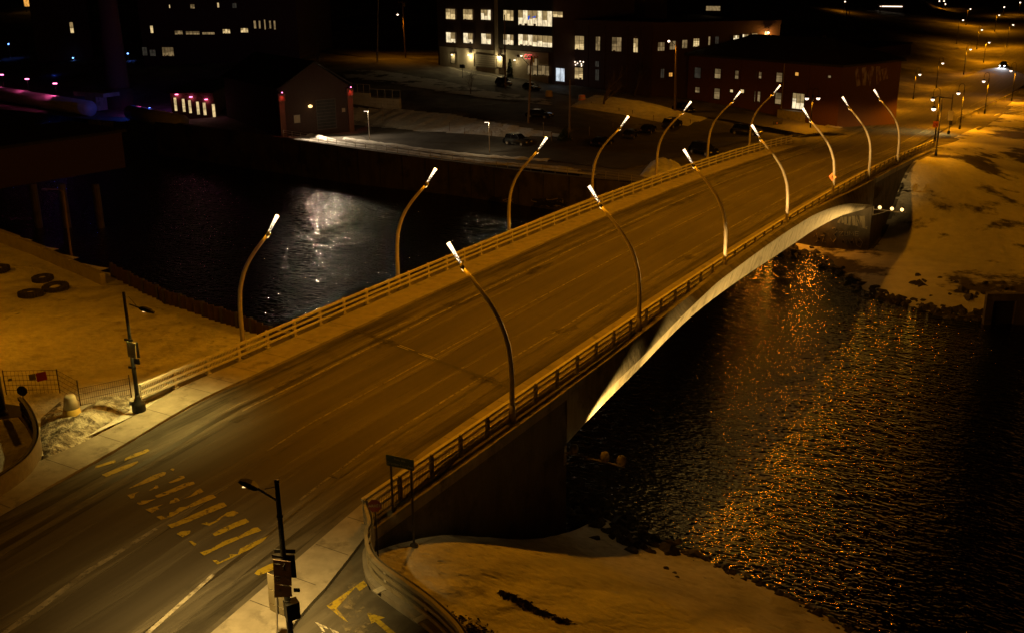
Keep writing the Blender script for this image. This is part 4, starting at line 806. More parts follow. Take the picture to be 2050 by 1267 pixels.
def riprap(name,label,pts,fn,n,smin,smax,spread,zoff=0):
    b=MB(); 
    for _ in range(n):
        i=rs.randrange(len(pts)-1); a=Vector(pts[i]); c=Vector(pts[i+1]); p=a.lerp(c,rs.random())+Vector((rs.gauss(0,spread),rs.gauss(0,spread),0))
        z=max(float(fn(np.array(p.x),np.array(p.y))),-10.3); s=rs.uniform(smin,smax)*rs.uniform(.6,1.3); vs,fs=rs.choice(RK); m=Matrix.Rotation(rs.uniform(0,6.3),3,'Z')
        b.add([m@v*s+Vector((p.x,p.y,z+zoff)) for v in vs],fs)
    o=b.build(name,M['rock']); tag(o,label,'rocks',kind='stuff'); return o
riprap('riprap','dark riprap boulders at the foot of the far riverbank',[(10,77.5),(15,74,),(18,70.7),(23,63.9),(29,61.7),(34,61),(38,63),(60,64),(90,62)] if 0 else [(10,77.5,0),(15,74,0),(18,70.7,0),(23,64.2,0),(29,62,0),(34,61.5,0),(38,63,0),(60,64,0),(90,61,0)],Gfar,520,.3,.95,.8)
riprap('riprap','dark riprap boulders in the hollow beneath the far end of the arch',[(8,77,0),(13,75,0),(16,73,0)],Gfar,150,.3,.8,1.2)
riprap('riprap','dark boulders where the near riverbank meets the water beside the abutment',[(17,12.5,0),(21,9.3,0),(24,8,0)],GNR,200,.25,.7,1.3)
riprap('riprap','thin line of rocks along the near waterline',[(24,8.6,0),(27,8,0),(31.6,6.8,0),(36,5.2,0),(45,3,0)],GNR,260,.15,.4,.35)
riprap('riprap','scattered rocks poking through snow on the far riverbank',[(27,70,0),(34,68,0),(45,69,0),(60,72,0)],Gfar,110,.3,.8,1.6)
rl_=[(1268,1103,.55,'largest dark boulder lying on the near snow bank'),(1298,1087,.3,'flat rock just above the largest boulder on the near snow bank'),(1334,1137,.3,'grey rock low on the near snow bank'),(1352,1146,.16,'small rock right of the grey rock on the snow bank'),(1357,1155,.18,'small rock below its twin on the snow bank'),(1325,1196,.13,'lone small stone in the middle of the snow bank'),(1350,1107,.14,'small stone near the waterline on the snow bank')]
for x,y,s,l in rl_:
    p=foot(x,y,GNR,-8); vs,fs=rs.choice(RK); b=MB(); b.add([v*s for v in vs],fs); o=b.build('boulder',M['rock'],None,False,tuple(p)); tag(o,l,'rock',group='boulders lying on the near snow bank')
# grass-and-earth gully in the near snow
def patch(name,pts,wd,fn,m,label=None,n=160,kind='stuff'):
    b=MB()
    for _ in range(n):
        i=rs.randrange(len(pts)-1); a=pts[i]; c=pts[i+1]; p=a.lerp(c,rs.random())+Vector((rs.gauss(0,wd),rs.gauss(0,wd),0)); z=float(fn(np.array(p.x),np.array(p.y))); h=rs.uniform(.02,.09); a2=rs.uniform(0,6.3)
        q=Vector((math.cos(a2),math.sin(a2),0))*rs.uniform(.08,.2); p.z=z+.0; b.add([p-q,p+q,p+q*.4+Vector((rs.uniform(-.1,.1),rs.uniform(-.1,.1),h))],[(0,1,2)])
    o=b.build(name,m); tag(o,label,'grass',kind='stuff')
M['drygrass']=mat('dead_grass',(.05,.04,.025),(.1,.08,.045),scale=3,rough=.9)
patch('dead_grass',[foot(x,y,GNR,-3) for x,y in [(1005,1188),(1030,1200),(1060,1218),(1090,1232),(1135,1247)]],.12,GNR,M['drygrass'],'dark strip of dead grass and earth in the near snow bank',700)
patch('dead_grass',[foot(x,y,GNR,-2) for x,y in [(885,1225),(930,1250),(960,1267),(1000,1290)]],.25,GNR,M['drygrass'],'dark dead grass behind the pale curved barrier',400)
# ploughed snow bank beside the left pavement
def heap(name,label,poly,h,m,n=60,fn=None,base=None):
    b=MB(); xs=np.linspace(min(p.x for p in poly),max(p.x for p in poly),n); ys=np.linspace(min(p.y for p in poly),max(p.y for p in poly),n); P2=[(p.x,p.y) for p in poly]
    r_=np.random.RandomState(len(label)); nz=np.zeros((n,n))
    for s,a in ((5,.5),(10,.35),(22,.3),(50,.2)):
        g=r_.rand(s+2,s+2); gx=np.linspace(0,s,n); ix=gx.astype(int); fx=gx-ix; A=g[np.ix_(ix,ix)]*(1-fx)[None,:]+g[np.ix_(ix,ix+1)]*fx[None,:]; B_=g[np.ix_(ix+1,ix)]*(1-fx)[None,:]+g[np.ix_(ix+1,ix+1)]*fx[None,:]; nz+=a*(A*(1-fx)[:,None]+B_*fx[:,None])
    def dist(x,y):
        ins=False;k=len(P2);j=k-1;dm=1e9
        for i in range(k):
            xi,yi=P2[i];xj,yj=P2[j]
            if (yi>y)!=(yj>y) and x<(xj-xi)*(y-yi)/(yj-yi)+xi: ins=not ins
            L2=(xj-xi)**2+(yj-yi)**2; t=max(0,min(1,((x-xi)*(xj-xi)+(y-yi)*(yj-yi))/L2)); dm=min(dm,math.hypot(x-xi-t*(xj-xi),y-yi-t*(yj-yi))); j=i
        return dm if ins else -dm
    md=max(dist(x,y) for x in xs[::4] for y in ys[::4]); Z=np.zeros((n,n)); D=np.zeros((n,n))
    for i,y in enumerate(ys):
        for j,x in enumerate(xs):
            d=dist(x,y); D[i,j]=d; zb0=float(fn(np.array(x),np.array(y))) if fn else base; k=max(0,min(1,d/md*1.6)); Z[i,j]=zb0-.06+(h*(k**.6)*(.25+.75*nz[i,j]) if d>0 else -.1)
    b.v=[(float(x),float(y),float(Z[i,j])) for i,y in enumerate(ys) for j,x in enumerate(xs)]
    b.f=[(i*n+j,i*n+j+1,(i+1)*n+j+1,(i+1)*n+j) for i in range(n-1) for j in range(n-1) if max(D[i,j],D[i+1,j+1],D[i,j+1],D[i+1,j])>-.02]; b.m=[0]*len(b.f)
    o=b.build(name,m,smooth_=True); tag(o,label,'snow heap',kind='stuff'); return o
heap('snow_heap','dirty ploughed snow heap around the pale marker',[at(x,y,-.05) for x,y in [(75,905),(95,925),(130,905),(175,875),(225,845),(262,820),(262,790),(200,795),(160,820),(120,800),(80,835)]],.62,M['dirtysnow'],80,base=-.1)
# ================================================================ FAR BANK
def ft_(x,y,z0=-4.): return foot(x,y,Gfar,z0)
def hgt(p,x,y):  # height over p of a photo point in the upright plane through p
    return (atP(x,y,p,fc)-p)
def upY(p,y):  # height so that the top of an upright at p projects to photo row y
    lo,hi=0,80
    for _ in range(40):
        m=(lo+hi)/2; q=p+Vector((0,0,m))-CP; yy=633.5-F*q.dot(UP)/q.dot(FW)
        if yy>y: lo=m
        else: hi=m
    return lo
# retaining wall with riverside walk and railing
rw=thing('retaining_wall','long stained concrete retaining wall below the riverside walk','wall',(-40,85,-10))
b=MB(); tt=[-110,-100,-90,-77.5,-72,-66,-60,-52,-43,-36,-28,-22,-15,-8,-.6]
wz=lambda x: lerp([(-110,-3.9),(-77,-4.0),(-60,-4.4),(-43,-5.0),(-28,-5.1),(-.6,-5.0)],x)
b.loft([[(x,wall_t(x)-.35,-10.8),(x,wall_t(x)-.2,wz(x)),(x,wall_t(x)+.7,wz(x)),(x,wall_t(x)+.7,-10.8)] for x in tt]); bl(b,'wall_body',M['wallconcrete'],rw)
b=MB()
for x in np.arange(-76,-2,4.2): b.box((x,wall_t(x)-.3,(wz(x)-10)/2),(.06,.12,wz(x)+10))
bl(b,'wall_joints',M['grafdark'],rw)
def gw(x,y):
    p=at(x,y,-8)
    for _ in range(3): p=atY(x,y,wall_t(p.x)-.42)
    return p
gl_=[[(1005+i*7+rs.uniform(-2,2),402+rs.uniform(-5,4)) for i in range(4)] for _ in range(3)]+[[(1062+rs.uniform(0,74),405+rs.uniform(-8,10)) for i in range(5)] for _ in range(9)]
graffiti(gl_,M['grafpale'],.05,gw,rw)
graffiti([[(977+rs.uniform(0,28),400+rs.uniform(-6,4)) for i in range(5)] for _ in range(5)]+[[(1062+rs.uniform(0,74),405+rs.uniform(-8,10)) for i in range(5)] for _ in range(9)],M['grafdark'],.12,gw,rw)
hr=thing('river_handrail','thin metal handrail along the riverside walk above the retaining wall','railing',(-40,85,-4.8)); b=MB(); X=np.linspace(-76,-10,34)
for x in X: 
    b=MB(); b.tube([(x,wall_t(x)+.25,wz(x)),(x,wall_t(x)+.25,wz(x)+1.1)],.035,5); bl(b,'post',M['galv'],hr)
for h in (1.1,.75,.4):
    b=MB(); b.tube([(x,wall_t(x)+.25,wz(x)+h) for x in X],.028,5); bl(b,'rail',M['galv'],hr)
# snow strip on the walk and between walk and car park
M['walksnow']=mat('riverside_snow',(.5,.5,.5),(.75,.75,.75),scale=.8,rough=.8,bump=.7,bscale=2,bdist=.2)
def snowribbon(name,label,pts,wd,h,seedv):
    r_=random.Random(seedv); b=MB(); P=smoothpath(pts,8); rows=[]
    for i,p in enumerate(P):
        d=P[min(i+1,len(P)-1)]-P[max(i-1,0)]; d.z=0; d.normalize(); n_=Vector((-d.y,d.x,0)); w_=wd*r_.uniform(.65,1.25); hh=h*r_.uniform(.6,1.2); z=float(Gfar(np.array(p.x),np.array(p.y)))+.1
        rows.append([Vector((p.x,p.y,z))+n_*w_*k+Vector((0,0,hh*(1-k*k*4)-.05)) for k in (-.5,-.3,-.1,.1,.3,.5)])
    b.loft(rows); o=b.build(name,M['walksnow'],smooth_=True); return tag(o,label,'snow bank',kind='stuff')
snowribbon('snow_bank','bright snow ridge along the riverside walk',[at(x,y,-4.4) for x,y in [(600,268),(640,275),(700,289),(760,295),(830,303),(900,311),(1000,322),(1100,330),(1160,338)]],1.6,.35,1)
snowribbon('snow_bank','snow edge on top of the retaining wall',[(x,wall_t(x)+1.5,-4.5) for x in (-76,-65,-50,-40,-28,-18)],1.1,.15,2)
snowribbon('snow_bank','snow line along the car park edge under the small lamps',[at(x,y,-4.3) for x,y in [(690,276),(740,283),(800,290),(880,299),(975,308),(1040,313),(1100,318)]],1.5,.3,3)
heap('snow_heap','tall ploughed snow pile beyond the left bridge railing',[at(x,y,-4.2) for x,y in [(1280,345),(1300,325),(1330,318),(1362,330),(1370,345),(1330,352)]],1.4,M['walksnow'],36,fn=Gfar)
heap('snow_heap','low snow pile near the railing end by the junction',[at(x,y,-4) for x,y in [(1575,262),(1600,250),(1640,252),(1640,268),(1600,275)]],.8,M['walksnow'],30,fn=Gfar)
heap('snow_heap','ploughed snow between the car park and side street',[at(x,y,-3.6) for x,y in [(1140,232),(1180,208),(1300,215),(1420,240),(1380,255),(1250,240)]],.9,M['walksnow'],50,fn=Gfar)
heap('snow_heap','snow heap by the lit doorway block corner',[at(x,y,-3.9) for x,y in [(1640,238),(1665,228),(1700,232),(1690,245),(1655,247)]],.8,M['walksnow'],30,fn=Gfar)
# ---- generic facade helper: upright plane from A to B
class Facade:
    def __init__(s,root,A,B,z0,z1):
        s.root=root; s.A=Vector((A.x,A.y,z0)); s.B=Vector((B.x,B.y,z0)); s.u=(s.B-s.A).normalized(); s.n=Vector((s.u.y,-s.u.x,0)); s.z0=z0; s.z1=z1; s.L=(s.B-s.A).length
        if s.n.dot(CP-s.A)<0: s.n=-s.n
    def pt(s,x,y,off=0.): return atP(x,y,s.A+s.n*off,s.n)
    def window(s,x0,y0,x1,y1,m,cols=2,rows=1,name='window',fr=.08,label=None):
        a=s.pt((x0+x1)/2,y0); b_=s.pt((x0+x1)/2,y1); l=s.pt(x0,(y0+y1)/2); r=s.pt(x1,(y0+y1)/2)
        w=abs((r-l).dot(s.u)); h=a.z-b_.z; c=Vector(((l.x+r.x)/2,(l.y+r.y)/2,(a.z+b_.z)/2))-s.root.location; th=math.atan2(s.u.y,s.u.x); n=s.n
        f=MB()
        for q,dm in (((0,h/2),(w+fr*2,.12,fr)),((0,-h/2),(w+fr*2.5,.2,fr*1.3)),((-w/2,0),(fr,.12,h)),((w/2,0),(fr,.12,h))): f.box(c+s.u*q[0]+Vector((0,0,q[1]))+n*.04,dm,rz=th)
        for i in range(1,cols): f.box(c+s.u*(-w/2+w*i/cols)+n*.03,(fr*.7,.08,h),rz=th)
        for j in range(1,rows): f.box(c+Vector((0,0,-h/2+h*j/rows))+n*.03,(w,.08,fr*.6),rz=th)
        o=f.build(name,M['frame'],s.root)
        if label:o['label']=label
        p=MB(); p.box(c+n*.012,(w,.02,h),rz=th); q=p.build('pane',m,o)
        nm=m.name; rr=random.Random(int(x0*7+y0*13))
        if nm in('lit_window_warm','lit_window_pale','lit_window_dim') and h>.8 and w>.8:
            for i in range(cols):
                bh=h*rr.choice([.35,.5,.6,.62,.55]); xc=-w/2+w*(i+.5)/cols
                if rr.random()<.78: p=MB(); p.box(c+s.u*xc+Vector((0,0,h/2-bh/2))+n*.022,(w/cols*.96,.012,bh),rz=th); p.build('blind',M['blindA'] if nm!='lit_window_dim' else M['blindC'],o)
                if rr.random()<.35: hh_=h*rr.uniform(.07,.16); p=MB(); p.box(c+s.u*(xc+rr.uniform(-.15,.15)*w/cols)+Vector((0,0,-h/2+hh_/2))+n*.022,(w/cols*rr.uniform(.3,.7),.01,hh_),rz=th); p.build('furniture_outline',M['silh'],o)
        return o
    def box(s,name,s0,s1,z0,z1,off,th,m):
        b=MB(); c=s.A+s.u*(s0+s1)/2-s.root.location; c.z=(z0+z1)/2-s.root.location.z; b.box(c+s.n*(off-th/2),(abs(s1-s0),th,z1-z0),rz=math.atan2(s.u.y,s.u.x)); return b.build(name,m,s.root)
    def solid(s,name,depth,m,z1=None,z0=None):
        b=MB(); th=math.atan2(s.u.y,s.u.x); z1=z1 or s.z1; z0=s.z0-3 if z0 is None else z0; c=(s.A+s.B)/2-s.n*depth/2-s.root.location; c.z=(z0+z1)/2-s.root.location.z; b.box(c,(s.L,depth,z1-z0),rz=th); return b.build(name,m,s.root)
# ---- red brick powerhouse with gable
zP=-4.3; pa=at(565,276,zP); pb_=at(703,262,zP); ph=thing('powerhouse','red brick gabled powerhouse on the river wall, glowing brick pillars at its corners','building',tuple(pa))
fcd=Facade(ph,pa,pb_,zP,0); eL=upY(pa,183)+zP; eR=upY(pb_,170)+zP; ez=(eL+eR)/2; mid=(pa+pb_)/2; ap=fcd.pt(628,126)
b=MB(); A=pa-ph.location; B_=pb_-ph.location; n=fcd.n; back=-n*26; s0=(ap-fcd.A).dot(fcd.u); P=Vector((pa.x,pa.y,0))+fcd.u*s0-ph.location; 
g=[Vector((A.x,A.y,-7)),Vector((B_.x,B_.y,-7)),Vector((B_.x,B_.y,ez-zP)),Vector((P.x,P.y,ap.z-zP)),Vector((A.x,A.y,ez-zP))]
b.add(g+[p+back for p in g],[(0,1,2,3,4),(9,8,7,6,5),(0,5,6,1),(1,6,7,2),(0,4,9,5)]); b.build('wall',M['dimbrick'],ph)
b=MB()
for e0,e1 in ((g[4]-fcd.u*.5,g[3]),(g[2]+fcd.u*.5,g[3])):
    f0=e0+n*.5+Vector((0,0,.06)); f1=e1+n*.5+Vector((0,0,.1)); h=Vector((0,0,.18)); b.add([f0,f1,f1+back*1.03,f0+back*1.03,f0+h,f1+h,f1+back*1.03+h,f0+back*1.03+h],[(0,1,2,3),(7,6,5,4),(0,4,5,1),(1,5,6,2),(2,6,7,3),(3,7,4,0)])
b.build('roof',M['roof'],ph)
for i,(x0,x1,yt,yb) in enumerate([(556,567,183,272),(694,704,170,262)]):
    a=fcd.pt(x0,200); c=fcd.pt(x1,200); s_a=(a-fcd.A).dot(fcd.u); s_c=(c-fcd.A).dot(fcd.u); q=fcd.box('pillar',s_a,s_c,zP-.2 if i else zP-6,ez-.9,.45,.5,M['brick']); q=fcd.box('pillar_capital',s_a-.15,s_c+.15,ez-1.7,ez-.5,.6,.6,M['brick'])
    q=MB(); cc=fcd.A+fcd.u*(s_a+s_c)/2+n*.95-ph.location; cc.z=ez-.35-zP; q.lathe([(.09,0),(.1,.15)],8); l=q.build('pillar_light',M['pinkled'],ph,False,tuple(cc)); light('SPOT','pillar_beam',tuple(cc-Vector((0,0,.1))),190,(1,.08,.045),ph,.08,62,.6,aim=tuple(cc-n*.75-Vector((0,0,3.2))))
sd=fcd.window(634,200,672,259,M['roof'],1,9,'roller_door'); sd['label']='dark roller door'
fcd.window(684,217,691,225,M['signback'],1,1,'notice_board',.03); fcd.window(588,231,601,247,M['signback'],1,1,'notice_board',.04)
c=fcd.pt(619,213)-ph.location; q=MB(); q.box(c+n*.15,(.4,.3,.28),rz=math.atan2(fcd.u.y,fcd.u.x)); q.build('floodlight',M['dark'],ph); q=MB(); q.lathe([(.05,-.25),(.34,-.12),(.34,.12),(.05,.25)],12); q.build('flood_lens',M['flood'],ph,True,tuple(c+n*.45))
light('SPOT','flood_beam',tuple(c+n*2.2),6000,(1,.74,.46),ph,.12,124,.35,aim=tuple(c+n*9-Vector((0,0,3.5))))
# side wing with six lit windows
zW=-4.3; wa=at(345,232,zW+.8); wb=at(432,246,zW-.6); wg=thing('powerhouse_wing','low brick wing with six tall lit windows and pink wall lights','building',tuple(wa)); fw_=Facade(wg,wa,wb,zW,0)
wz1=fw_.pt(390,186).z; fw_.solid('wall',22,M['brick'],wz1,-10.5); b=MB(); cw=(fw_.A+fw_.B)/2-fw_.n*10.6-wg.location; cw.z=wz1-wg.location.z+.15; b.box(cw,(fw_.L+.8,23,.3),rz=math.atan2(fw_.u.y,fw_.u.x)); b.build('roof',M['roof'],wg)
for x0,y0,x1,y1 in [(348.5,196,354.5,223),(365,198.5,371,225),(377.5,201,383.5,227.5),(393.5,204,399.5,230.5),(406.5,206,413,231.5),(425,209,431.5,237)]: fw_.window(x0,y0,x1,y1,M['winA'],1,2,fr=.06)
for x,y in [(354.5,189.5),(383,194.5),(413.5,199.5)]:
    c=fw_.pt(x,y)-wg.location+fw_.n*.35; q=MB(); q.box(c,(.5,.4,.12),rz=math.atan2(fw_.u.y,fw_.u.x)); q.build('wall_light',M['pinkled'],wg); light('POINT','wall_glow',tuple(c-Vector((0,0,.2))),16,(1,.25,.3),wg,.1)
# portable toilet, small lamps, marker posts, block wall with fence
p=ft_(698,262); pt_=thing('portable_toilet','dark portable toilet with rounded roof beside the powerhouse pillar','toilet',tuple(p),.4); hh=upY(p,228); b=MB(); b.box((0,0,hh*.46),(1.25,1.25,hh*.92)); b.build('cabin',M['plastic'],pt_); b=MB(); b.lathe([(.72,hh*.92),(.6,hh*.98),(.35,hh*1.03),(.02,hh*1.04)],12); b.build('roof',M['conepaint'],pt_,True); b=MB(); b.box((0,-.64,hh*.45),(.7,.03,hh*.8)); b.box((.25,-.66,hh*.62),(.2,.03,.2)); b.build('door',M['dark'],pt_)
def parklamp(x,y,xt,yt,label):
    p=ft_(x,y); r=thing('path_lamp',label,'street lamp',tuple(p),0,'small flat-headed lamps by the riverside walk'); h=upY(p,yt); b=MB(); b.tube([(0,0,0),(0,0,h)],[.08,.06],8); b.build('pole',M['galv'],r); b=MB(); b.box(-AX*.35+Vector((0,0,h-.04)),(.75,.3,.1),rz=math.atan2(AX.y,AX.x)); b.build('lamp_housing',M['galv'],r)
    b=MB(); b.box(-AX*.4+Vector((0,0,h-.11)),(.55,.24,.04),rz=math.atan2(AX.y,AX.x)); b.build('lamp_panel',M['ledwhite'],r); light('POINT','lamp_glow',tuple(-AX*.4+Vector((0,0,h-.3))),300,(1,.72,.36),r,.12); return r
parklamp(740,282,737,222,'small white-lit lamp post nearest the powerhouse'); parklamp(980,307,978,244,'small white-lit lamp post in the middle of the car park edge')
bwl=thing('block_wall','pale concrete block wall stepping down behind the car park, fenced on top','wall',tuple(ft_(706,214,-2))); za=-1.95; A_=at(705,211,za); B1=at(742,213.5,za); C1=at(802,217,za)
for i,(a,c,yt) in enumerate(((A_,B1,186),(B1,C1,197))):
    h=upY((a+c)/2,yt); d=c-a; b=MB(); ncol=max(3,int(d.length/1.1)); nr=4
    for k in range(ncol):
        for j in range(nr): 
            q=a+d*((k+.5)/ncol); b.box(Vector((q.x,q.y,za-.5+(h+.5)*(j+.5)/nr)),(d.length/ncol-.03,.6,(h+.5)/nr-.03),rz=math.atan2(d.y,d.x))
    bl(b,'block_course',M['block'],bwl)
    b=MB(); nf_=int(d.length/2)+1
    for k in range(nf_+1): q=a+d*(k/nf_); b.tube([Vector((q.x,q.y,za+h)),Vector((q.x,q.y,za+h+1.5))],.05,5)
    b.tube([a+Vector((0,0,h+1.5)),c+Vector((0,0,h+1.5))],.045,5); b.tube([a+Vector((0,0,h+.2)),c+Vector((0,0,h+.2))],.03,5); bl(b,'top_fence',M['galv'],bwl)
mk0=None
for x,y,yt,hd in [(767,250,216,1),(900,265,245,0),(930,272,257,0),(984,277,262,0),(1088,273,246,0),(1104,284,266,0),(1138,284,256,0),(1180,274,254,0),(1227,262,247,0),(1239,226,217,0),(1266,231,221,0),(1184,212,208,0),(1308,243,231,0),(1382,250,240,0)]:
    p=ft_(x,y); h=max(.7,upY(p,yt)); r=thing('marker_post',f'short marker post in the snow, {["under the block wall","below the tyre tracks on the snow slope","at the car park edge near the small lamp","standing just right of the small lamp","above the hatchback at the car park edge","right of the dark shrub by the utility pole","between hatchback and parked row","above the first car of the parked row","behind the middle of the parked row","on the snow island left of its twin","on the snow island right of its twin","by the street tree","at the snow island edge over the parked row","at the right tip of the snow island"][len([o for o in bpy.data.objects if o.name.startswith("marker_post") and o.type=="EMPTY"])]}','post',tuple(p),0,'marker posts around the car park'); b=MB(); b.tube([(0,0,-.1),(0,0,h)],.05,5); b.build('post_shaft',M['wood'],r); b=MB(); b.box((0,0,h-.12),(.25,.05,.3) if hd else (.13,.05,.22)); b.build('marker_plate',M['signback'],r)
# ---- utility poles
def upole(x,y,xt,yt,label,r0=.17,arm=None,trans=False):
    p=ft_(x,y); r=thing('utility_pole',label,'pole',tuple(p),0,'tall utility poles'); h=upY(p,yt); top=(atP(xt,yt,p,fc)-p); b=MB(); b.tube([(0,0,-.3),tuple(top)],[r0,r0*.65],8); b.build('pole',M['wood'],r)
    if trans:
        b=MB(); b.box(top*.97,(2.2,.12,.12),rz=math.atan2(AX.y,AX.x)); b.build('crossarm',M['wood'],r); b=MB()
        for k in (-1,-.5,.5,1): q=top*.97+AX*k; b.tube([q,q+Vector((0,0,.25))],.06,6)
        b.build('insulators',M['dark'],r); b=MB(); b.lathe([(.2,0),(.22,.05),(.22,.75),(.15,.85)],10); b.build('transformer',M['galv'],r,True,tuple(top*.9+AX*.35))
    if arm:
        xa,ya=arm[0]; q=atP(xa,ya,p,fc)-p; st=atP(arm[1][0],arm[1][1],p,fc)-p; b=MB(); b.tube([st,st.lerp(q,.6)+Vector((0,0,.25)),q],.05,6); b.build('arm',M['dark'],r); b=MB(); b.lathe([(.05,-.22),(.2,-.12),(.24,0),(.12,.12),(.04,.16)],12); b.build('lamp_head',M['globe' if arm[2] else 'dark'],r,True,tuple(q))
        if arm[2]: light('SPOT','lamp_beam',tuple(q-Vector((0,0,.35))),arm[2],SOD,r,.15,150,.5,aim=tuple(q-Vector((0,0,8))))
    return r
upole(1351,226,1354,84,'thick wooden utility pole with a lit street lamp beside the brick block',.26,((1339,83),(1352,92),1100),False)
upole(1057,247,1064,112,'utility pole standing in front of the red neon letters',.2,((1037,112),(1058,130),0),True)
upole(1140,263,1141,160,'plain leaning utility pole at the upper car park edge',.17)
upole(812,118,806,2,'utility pole with a lit lamp and glowing insulators high at the top',.2,((796,30),(808,38),2500),True)
upole(755,126,757,-5,'dark utility pole left of the street, reaching above the view',.18)
upole(1012,178,1010,30,'dark utility pole in front of the office windows',.18)
# street tree trunk and bare trees
def bare_tree(name,label,p,h,seedv,group=None,spread=.5,trunk=.22):
    r_=random.Random(seedv); r=thing(name,label,'tree',tuple(p),0,group); tb=MB(); cb_=MB()
    def grow(a,d,L,rad,k):
        pts=[a]; 
        for _ in range(3): d=(d+Vector((r_.gauss(0,.12),r_.gauss(0,.12),r_.gauss(0,.06)))).normalized(); a=a+d*L/3; pts.append(a)
        (tb if k==0 else cb_).tube(pts,[rad,rad*.85,rad*.72,rad*.6],6 if k<2 else 4,False)
        if k<4:
            for _ in range(4 if k<2 else 3):
                th=r_.uniform(0,6.28); s_=r_.uniform(.4,.95)*spread*1.4; nd=(d+Vector((math.cos(th)*s_,math.sin(th)*s_,r_.uniform(-.1,.35)))).normalized(); grow(pts[r_.choice([1,2,3,3])],nd,L*r_.uniform(.55,.8),rad*.5,k+1)
    grow(Vector((0,0,-.2)),Vector((0,0,1)),h*.38,trunk,0); tb.build('trunk',M['bark'],r); cb_.build('crown',M['bark'],r); return r
bare_tree('bare_tree','bare street tree on the snow island by the side street',ft_(1208,215),9,3)
bare_tree('bare_tree','slim bare sapling on the slope below the office block',ft_(942,190,-1),6,4,trunk=.1)
bare_tree('bare_tree','bare shrub-like tree beside the powerhouse gable',ft_(640,150,.5),7,6,trunk=.12); bare_tree('bare_tree','bare tree in front of the dark brick block',ft_(1270,195,-2.6),9,8)
bt=bare_tree('bare_tree','bare leafless tree in the dark wood on the hill behind the bridge road',(0,0,0),13,11,'bare trees on the dark hillside')
b2t=bare_tree('bare_tree','bare leafless tree in the dark wood on the hill behind the bridge road',(0,0,0),11,12,'bare trees on the dark hillside',.7)
tr=random.Random(9); first=[bt,b2t]; TP=[]
for i in range(34):
    x=tr.uniform(1560,2040) if i<24 else tr.uniform(560,870); y=(tr.uniform(8,75)-(x-1560)*.04) if i<24 else tr.uniform(5,80)
    if i<24 and x>1700 and y>35-(x-1700)*.07: y=tr.uniform(2,24)-(x-1700)*.02
    p=foot(x,y,Gfar,0.); 
    if not(100<p.y<900): continue
    if first: o=first.pop(); o.location=p; o.rotation_euler=(0,0,tr.uniform(0,6)); 
    else: dup((bt,b2t)[i%2],p,tr.uniform(0,6),scale=(tr.uniform(.7,1.2),)*3)
for o in [o for o in bpy.data.objects if o.get('group')=='bare trees on the dark hillside']:
    o['label']='bare leafless tree in the dark woods, far background'
def evergreen(p,h,label,w_=.8):
    r_=random.Random(int(h*10)); r=thing('evergreen_shrub',label,'shrub',tuple(p)); b=MB(); b.tube([(0,0,0),(0,0,h*.9)],[.08,.02],6); b.build('trunk',M['bark'],r); b=MB()
    for _ in range(900):
        z=r_.uniform(.05,1); a=r_.uniform(0,6.3); q=w_*(1-z)**.6*r_.uniform(.5,1.1); c=Vector((q*math.cos(a),q*math.sin(a),z*h)); d=Vector((r_.gauss(0,1),r_.gauss(0,1),r_.gauss(0,1))).normalized()*.22; e=d.cross(Vector((r_.random(),r_.random(),r_.random()))).normalized()*.12; b.add([c-d,c+e,c+d,c-e],[(0,1,2,3)])
    b.build('crown',M['needle'],r)
evergreen(ft_(1021,160,-.6),4.2,'columnar dark evergreen beside the office entrance'); evergreen(ft_(1176,173,-1.4),4.6,'dark evergreen bush against the lower lit window',1.3)
evergreen(ft_(1130,283,-4),1.8,'low dark shrub on the snow below a utility pole',1.1)
# ---- office block with red letters
zC=-.9; ca=at(878,132,zC+1.4); cb2=at(1108,171,zC-.2); ca.z=cb2.z=0; of=thing('office_block','modern brick and dark clad office block with rows of lit windows','building',(cb2.x,cb2.y,zC)); fo=Facade(of,ca,cb2,zC,0)
ztop=fo.pt(1000,-60).z; xs_=lambda x,y=60: (fo.pt(x,y)-fo.A).dot(fo.u)
fo.solid('core',24,M['brickdark'],ztop,-6)
fo.box('brick_cladding',xs_(878),xs_(995),fo.pt(940,97).z,ztop,.25,.3,M['brickdark']); fo.box('dark_cladding',xs_(999),xs_(1108),fo.pt(1050,101).z,ztop,.35,.4,M['panel']); fo.box('corner_strip',xs_(993.5),xs_(999.5),zC-1,ztop,.5,.5,M['beige'])
fo.box('ground_floor_render',xs_(880),xs_(994),zC-1.5,fo.pt(940,98).z,.2,.25,M['beige']); fo.box('entrance_wall',xs_(1000),xs_(1098),zC-1.5,fo.pt(1050,103).z,.12,.2,M['beige'])
def Zc(x,y): return (860+x/6.667,y/6.667)
fo2=Facade(of,ca+fo.n*.42,cb2+fo.n*.42,zC,0)
wl=[(218,122,344,262,'winA',2,1),(450,128,577,268,'winA',2,1),(688,134,820,272,'winB',3,1),(222,436,348,575,'winB',2,1),(452,446,580,583,'winB',2,1),(692,453,822,595,'winB',2,1),(987,140,1124,281,'winA',3,1),(987,464,1124,604,'winB',3,1),(1185,146,1640,352,'winB',7,1),(1642,158,1782,236,'winA',2,1),(1185,472,1640,626,'winB',7,1)]
for x0,y0,x1,y1,mm,c_,r_ in wl: fo2.window(*Zc(x0,y0),*Zc(x1,y1),M[mm],c_,r_)
for x0,y0,x1,y1,mm,c_,r_ in [(1450,880,1600,1010,'winC',3,1),(1310,880,1440,1010,'winC',2,1),(1380,785,1440,1010,'winC',1,2)]: fo2.window(*Zc(x0,y0),*Zc(x1,y1),M[mm],c_,r_)
for x0,y0,x1,y1 in [(285,712,345,850),(900,752,975,905)]: fo2.window(*Zc(x0,y0),*Zc(x1,y1),M['beige'],1,1,'door')
